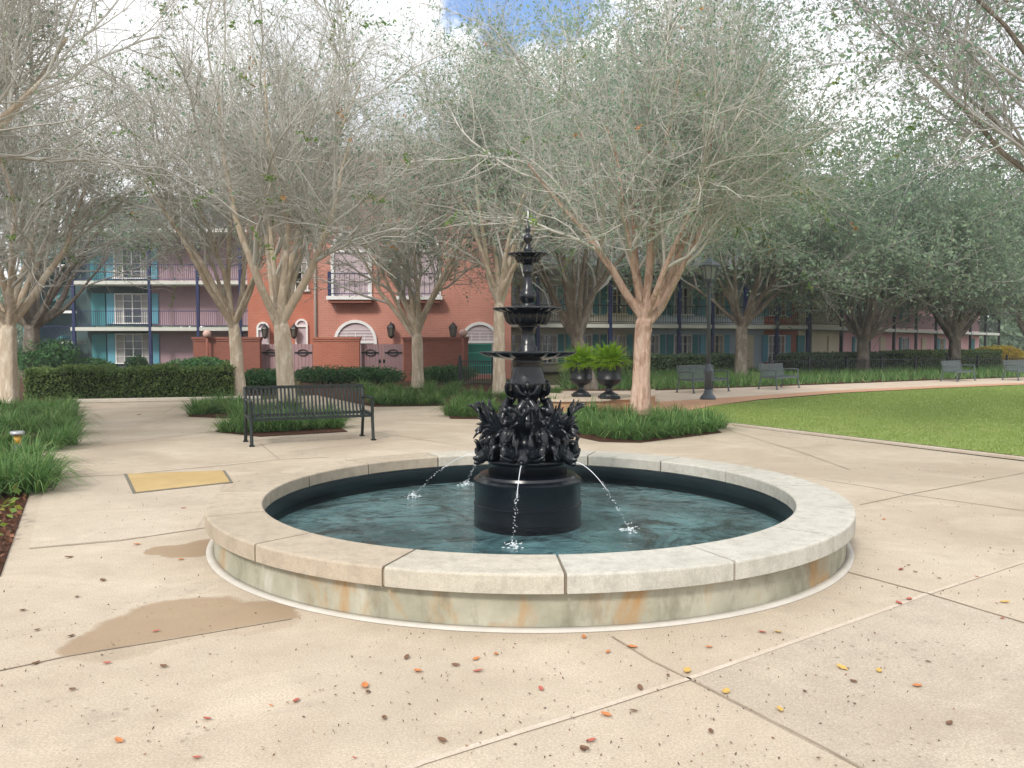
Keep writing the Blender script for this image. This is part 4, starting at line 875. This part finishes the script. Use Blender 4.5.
# long hotel on the right, two wings
def long_hotel(A, B, label, sections, bay, roofz, posts=m_navy, wins=True):
    A, B = Vector((*A, 0)), Vector((*B, 0)); L = (B - A).length; t = thing('hotel_building', A, math.atan2(B.y - A.y, B.x - A.x), label, 'building', 'wings of the long hotel')
    zs = [0, 2.7]; n = int(round(L / bay)); bw = L / n
    for (u0, u1, m) in sections:
        for z in zs: MB().box(((u0 + u1) / 2 * L, 1.75 + (.001 if m is m_wpink else 0), z + 1.27 + .06), ((u1 - u0) * L - .004, .2, 2.5)).build('wall', m, t)
    MB().box((L / 2, .85, 2.58), (L + .1, 1.8, .2)).build('balcony_slab', m_slab, t)
    MB().box((L / 2, .85, 2.465), (L + .06, 1.72, .02)).build('balcony_ceiling', m_soffit, t)
    MB().box((L / 2, 3, roofz + .08), (L + .8, 7.4, .2)).build('eave', m_slab, t)
    MB().box((L / 2, 5, roofz / 2 - .05), (L - .1, 6, roofz - .12)).build('body', m_wtan, t)
    rf = MB(); rf.add([(-.5, -.9, roofz + .18), (L + .5, -.9, roofz + .18), (L + .5, 8, roofz + .18), (-.5, 8, roofz + .18), (1.5, 3.4, roofz + 2.2), (L - 1.5, 3.4, roofz + 2.2)], [(0, 1, 5, 4), (1, 2, 5), (2, 3, 4, 5), (3, 0, 4)]); rf.build('roof', m_roof, t)
    for i in range(n + 1): MB().box((i * bw, .03, roofz / 2), (.17, .17, roofz)).build('post', posts, t)
    for i in range(n):
        railing(t, i * bw + .1, (i + 1) * bw - .1, .06, 2.70, m_black, .14, .98); xc = (i + .5) * bw
        if wins(i) if callable(wins) else wins:
            for z in zs: window(t, xc, 1.6, z + .55, 1.15, 1.6, m_greensh if i < n * .6 else m_tealsh, 3, 2, None if i % 3 else m_wcream, .36)
        else: MB().box((xc, 1.6, 1.1), (.95, .1, 2.1)).build('door', m_wcream if i % 2 else m_greensh, t)
    return t
long_hotel((-.6, 41.4), (17, 46), 'long two storey hotel wing with tan and blue walls and navy posts', [(0, .5, m_wtan), (.5, .9, m_wblue), (.9, 1, m_brick)], 1.95, 5.5, wins=lambda i: i not in (7,))
long_hotel((17.2, 46.2), (45, 74), 'far hotel wing with cream and pink walls, angled away at the right', [(0, .05, m_brick), (.05, .2, m_wcream), (.2, 1, m_wpink)], 4.2, 5.5, m_black, wins=lambda i: i in (2, 4, 6))

# ------------------------------------------------------------------ bench
def make_bench(label, m):
    t = thing('park_bench', (0, 0, 0), 0, label, 'bench', 'slatted metal benches around the plaza and lawn'); W = 1.8; n = 30
    prof = [(.30, .84), (.27, .76), (.245, .65), (.225, .54), (.20, .465), (.15, .43), (.05, .425), (-.08, .445), (-.2, .45), (-.26, .435), (-.285, .40)]   # y back -> front, z
    pr = spl([(0, y, z) for y, z in prof], 26)[:, 1:]
    def slats(i0, i1, mb):
        for q in range(n):
            x = -W / 2 + W * (q + .5) / n
            for i in range(i0, i1): mb.bar((x, pr[i][0], pr[i][1]), (x, pr[i + 1][0], pr[i + 1][1]), .030, .008)
    b = MB(); slats(0, 11, b); bk = b.build('backrest', m, t)
    b = MB(); slats(11, 25, b); b.build('seat', m, t)
    b = MB(); b.box((0, .305, .85), (W + .02, .05, .045)); b.build('top_rail', m, bk)
    b = MB(); b.box((0, -.285, .392), (W, .035, .04)); b.box((0, .2, .415), (W, .04, .04)); b.build('seat_rail', m, t)
    for s in (-1, 1):
        x = s * (W / 2 + .03); b = MB()
        b.tube(spl([(x, .33, .86), (x, .27, .62), (x, .25, .44), (x, .29, .2), (x, .33, .0)], 12), .026, 8); b.tube(spl([(x, -.30, .66), (x, -.29, .4), (x, -.31, .2), (x, -.34, 0)], 10), .026, 8)
        b.bar((x, .25, .43), (x, -.29, .41), .045); b.box((x, .33, .012), (.07, .09, .02)); b.box((x, -.34, .012), (.07, .09, .02)); lg = b.build('end_frame', m, t)
        b = MB(); b.tube(spl([(x, .27, .655), (x, .05, .675), (x, -.2, .675), (x, -.31, .655)], 10), .024, 8); b.build('armrest', m, lg)
    return t
bench = make_bench('dark green slatted metal bench at the edge of the plaza, left of the fountain', m_dkgreen)
def put_bench(px, py, face, label=None, m=None):
    global bench
    o = bench if label is None else copy_tree(bench); p = G(px, py); o.location = (p.x, p.y, 0); o.rotation_euler = (0, 0, face)
    if label: o['label'] = label
# facing: local -Y is front; rz rotates
put_bench(310, 441, R(26)); bench = make_bench('grey slatted bench seen just behind the street lamp', paint('grey_metal', (.075, .095, .10), .45, .2, .4)); put_bench(703, 392, R(40)); put_bench(779, 388.5, R(48), 'grey slatted bench to the right of the trunk behind the street lamp')
put_bench(958, 381, R(40), 'grey slatted bench under the wide spreading oak at the far right'); put_bench(1022, 380, R(30), 'slatted bench cut off by the right edge of the photo')
# ------------------------------------------------------------------ lamp
p = G(708, 399.5); lp = thing('street_lamp', (p.x, p.y, 0), 0, 'tall grey metal street lamp with a glass lantern standing on the path', 'street lamp'); HL = 3.95
MB().lathe([(.22, 0), (.22, .05), (.19, .1), (.13, .17), (.11, .24), (.10, .3)], 24).build('base', m_lampgrey, lp, True)
MB().lathe([(.11, .3), (.10, .72), (.13, .76), (.13, .82), (.10, .86), (.085, .9), (.06, 1.0)], 20).build('lower_shaft', m_lampgrey, lp, True)
MB().lathe([(.058, 1.0), (.05, 3.0), (.05, 3.12), (.08, 3.15), (.06, 3.19), (.10, 3.27)], 16).build('pole', m_lampgrey, lp, True)
lb_ = MB(); lb_.lathe([(.06, 3.25), (.15, 3.3), (.17, 3.34), (.16, 3.36)], 8); 
for q in range(8): lb_.bar((.155 * math.cos(q * PI / 4), .155 * math.sin(q * PI / 4), 3.34), (.245 * math.cos(q * PI / 4), .245 * math.sin(q * PI / 4), 3.70), .025)
lb_.lathe([(.235, 3.69), (.31, 3.70), (.31, 3.73), (.24, 3.80), (.13, 3.88), (.06, 3.92), (.05, 3.95), (.02, 3.99), (.01, 4.03)], 8); lan = lb_.build('lantern', m_lampgrey, lp)
k = NT('lamp_glass'); k.fin((.55, .58, .55), .15, .5); k.b.inputs['Alpha'].default_value = .45; MB().lathe([(.14, 3.35), (.225, 3.69)], 8, cap=False).build('glass', k.m, lan)
MB().tube([(0, 0, 3.34), (0, 0, 3.55)], .03, 8).build('bulb', m_white, lan)
# ------------------------------------------------------------------ plinth, urns, ferns
pc = [G(x, y) for x, y in ((540, 411), (560, 412), (600, 411.5), (636, 409), (655, 405.5))]; back = [Vector((q.x * 1.12, q.y + 2.6, 0)) for q in reversed(pc)]
pl = thing('low_wall', (0, 0, 0), 0, 'low orange brick platform with a pale top carrying the two black urns', 'low wall'); poly = [(q.x, q.y) for q in pc + back]
MB().prism(poly, -.01, .235).build('wall', m_orangewall, pl); cx_ = sum(q[0] for q in poly) / len(poly); cy_ = sum(q[1] for q in poly) / len(poly)
MB().prism([(cx_ + (q[0] - cx_) * 1.02, cy_ + (q[1] - cy_) * 1.03) for q in poly], .236, .275).build('top', m_path, pl)
def urn(px, py, label, flabel, seed, s=1.0):
    p = G(px, py, .275); t = thing('urn', (p.x, p.y, .275), 0, label, 'urn', 'black urns on the low platform'); t.scale = (s, s, s)
    b = MB(); b.box((0, 0, .03), (.46, .46, .06), bev=.012); b.lathe([(.21, .06), (.2, .1), (.12, .14), (.07, .18), (.065, .24), (.09, .26), (.09, .28)], 28); b.build('foot', m_black, t, False)
    MB().lathe([(.07, .27), (.15, .30), (.24, .35), (.275, .42), (.285, .45), (.265, .47), (.27, .6), (.28, .72), (.305, .78), (.335, .80), (.335, .83), (.29, .83), (.27, .76), (.05, .75)], 36).build('bowl', m_black, t, True)
    rg = np.random.default_rng(seed); f = thing('fern', (p.x, p.y, .275 + .74 * s), 0, flabel, 'fern', 'bright ferns in the urns'); V = []
    for i in range(230):
        az = rg.uniform(0, 2 * PI); L = rg.uniform(.5, .82); el = rg.uniform(.3, 1.42); o_ = np.array((math.cos(az), math.sin(az), 0)); sd_ = np.array((-math.sin(az), math.cos(az), 0)); K = 12
        for q in range(K):
            u = (q + 1) / K; c = o_ * (L * math.cos(el) * u * 1.1) + np.array((0, 0, L * math.sin(el) * u - .16 * u * u * L * 1.5 / max(.5, math.sin(el)))); wl = .105 * (1 - u * .8) * (.6 + .4 * min(1, u * 5)); tdir = o_ * .35 + np.array((0, 0, .12))
            for s_ in (-1, 1):
                e = c + sd_ * s_ * wl + tdir * wl; m_ = c + sd_ * s_ * wl * .5; V += [c, m_ + tdir * .03 + np.array((0, 0, .014)), e, m_ - tdir * .03]
    obj_from(quad_mesh('fronds', np.array(V)), 'fronds', m_fern, f); MB().lathe([(.27, 0), (.2, .03), (.02, .04)], 16).build('soil', m_mulch, f)
urn(581, 396.5, 'black footed urn nearer the fountain, left of the pair', 'bright green fern growing in the left urn', 1, .97); urn(609, 398.5, 'black footed urn beside the pinkish trunk, right of the pair', 'bright green fern growing in the right urn', 2, 1.03)
# ------------------------------------------------------------------ small things
p = G(18, 456); t = thing('path_light', (p.x, p.y, 0), 0, 'short metal path light with amber lens among the grass at the left edge', 'path light')
MB().tube([(0, 0, 0), (0, 0, .16)], .05, 14).build('post', m_lampgrey, t, True); MB().tube([(0, 0, .16), (0, 0, .29)], .045, 14).build('lens', paint('amber_lens', (.55, .33, .06), .25), t, True)
MB().lathe([(.03, .29), (.085, .29), (.09, .31), (.085, .34), (.06, .34)], 18).build('cap', paint('galvanised', (.4, .42, .43), .4, .15, .5, 3, .5), t, True)
q4 = [G(124, 474.5), G(225, 471), G(233, 483), G(133, 494)]; ctr = sum(q4, Vector()) / 4
t = thing('access_cover', ctr, 0, 'rectangular yellow access cover with a dark frame set in the plaza', 'access cover'); ins = [ctr + (q - ctr) * .94 - ctr for q in q4]; q4 = [q - ctr for q in q4]
MB().prism([(q.x, q.y) for q in q4], .001, .009).build('frame', paint('cover_frame', (.16, .15, .12), .7, .2), t); MB().prism([(q.x, q.y) for q in ins], .0095, .013).build('plate', concrete('yellow_plate', (.47, .33, .14), (.53, .385, .19), .3, False, .7), t)
# fallen leaves
def leaf_obj_mesh(seed):
    rg = np.random.default_rng(seed); n = 7; L, Wd = 1.0, .52; v = []
    for i in range(n):
        u = i / (n - 1); w = Wd * math.sin(PI * min(.98, u * .95 + .02)) ** .8; curl = .28 * (u - .5) ** 2 + rg.uniform(-.02, .02)
        v += [(u - .5, -w / 2, curl + .12 * w + .03), (u - .5, 0, curl), (u - .5, w / 2, curl + .15 * w)]
    f = [(i * 3 + j, i * 3 + j + 1, i * 3 + j + 4, i * 3 + j + 3) for i in range(n - 1) for j in range(2)]; me = bpy.data.meshes.new('fallen_leaf'); me.from_pydata(v, [], f); me.update(); return me
FL = {}
for nm, c in (('orange', (.46, .18, .07)), ('red', (.38, .11, .08)), ('yellow', (.50, .33, .10)), ('brown', (.16, .09, .055))): FL[nm] = [leaf_obj_mesh(i) for i in range(2)]; [me.materials.append(paint('leaf_' + nm, c, .7, .3, .2, 30)) for me in FL[nm]]
LB = {'orange': 'small orange fallen leaf lying on the plaza concrete', 'red': 'small red fallen leaf lying on the plaza concrete', 'yellow': 'small yellow fallen leaf lying on the plaza concrete', 'brown': 'small dark brown fallen leaf lying on the plaza concrete'}
def fallen(px, py, col, s):
    p = G(px, py); o = bpy.data.objects.new('fallen_leaf', random.choice(FL[col])); COL.objects.link(o); o.location = (p.x, p.y, .006); o.rotation_euler = (random.uniform(-.15, .15), random.uniform(-.15, .15), random.uniform(0, 6.28)); o.scale = (s, s, s); tag(o, LB[col], 'leaf', col + ' fallen leaves on the plaza')
for px, py, col, s in [(365, 687, 'orange', .062), (296, 702, 'red', .05), (207, 720, 'red', .045), (119, 742, 'orange', .045), (107, 664, 'red', .04), (156, 632, 'red', .04), (197, 759, 'red', .04), (418, 672, 'orange', .055), (478, 672, 'red', .05), (476, 660, 'orange', .045), (496, 655, 'orange', .04), (541, 690, 'red', .04), (608, 653, 'orange', .04), (632, 648, 'orange', .06),
    (687, 672, 'yellow', .065), (726, 693, 'yellow', .06), (606, 716, 'orange', .055), (585, 750, 'brown', .05), (591, 742, 'red', .045), (762, 633, 'red', .05), (778, 633, 'yellow', .05), (709, 648, 'orange', .04), (584, 638, 'orange', .045), (780, 711, 'yellow', .05), (842, 669, 'yellow', .06), (879, 672, 'yellow', .05), (901, 570, 'red', .06), (909, 600, 'red', .06), (899, 604, 'red', .06), (1005, 603, 'yellow', .06),
    (917, 687, 'orange', .05), (137, 545, 'orange', .06), (103, 581, 'brown', .06), (69, 558, 'brown', .06), (139, 415, 'brown', .1), (181, 560, 'orange', .05), (23, 611, 'brown', .05), (71, 637, 'brown', .05), (37, 631, 'brown', .04), (700, 597, 'red', .03)]:
    fallen(px, py, col, s)
rl = random.Random(4)
for i in range(60):
    px, py = rl.uniform(10, 1015), 470 + 290 * rl.random() ** .9
    w = G(px, py); 
    if (w.x - FX) ** 2 + (w.y - FY) ** 2 < 2.7 ** 2 or (px < 60 and py < 600): continue
    fallen(px, py, rl.choice(['orange', 'red', 'brown', 'brown', 'brown', 'brown', 'brown']), rl.uniform(.018, .05))
lit = []; rg = np.random.default_rng(9)
while len(lit) < 1050:
    px, py = rg.uniform(-40, 1060), 430 + 340 * rg.random() ** 1.3; w = G(px, py)
    if (w.x - FX) ** 2 + (w.y - FY) ** 2 < 2.56 ** 2 or (px < 100 and py < 590): continue
    if rg.random() < .5 and math.sin(w.x * 1.7 + 1) + math.sin(w.y * 2.1) < .2: continue
    lit.append((w.x, w.y, .008))
o = obj_from(quad_mesh('leaf_litter', leaf_quads(np.array(lit), .009, rg, 1.5) * np.array((1, 1, 1))), 'leaf_litter', leafmat('litter', (.10, .075, .055), (.19, .14, .10), (.30, .17, .09))); tag(o, 'scattered tiny dark leaf litter across the plaza', 'leaf litter', kind='stuff')
ml = scatter_poly([g(-300, 640), g(0, 577), g(28, 497), g(10, 500), g(-200, 560)], 700, rng)
o = obj_from(quad_mesh('leaf_litter', leaf_quads(np.c_[ml, rng.uniform(.015, .04, len(ml))], .035, rng)), 'leaf_litter', leafmat('mulch_litter', (.10, .05, .035), (.22, .10, .06), (.50, .24, .1))); tag(o, 'brown and orange leaf litter on the mulch at the left', 'leaf litter', kind='stuff')
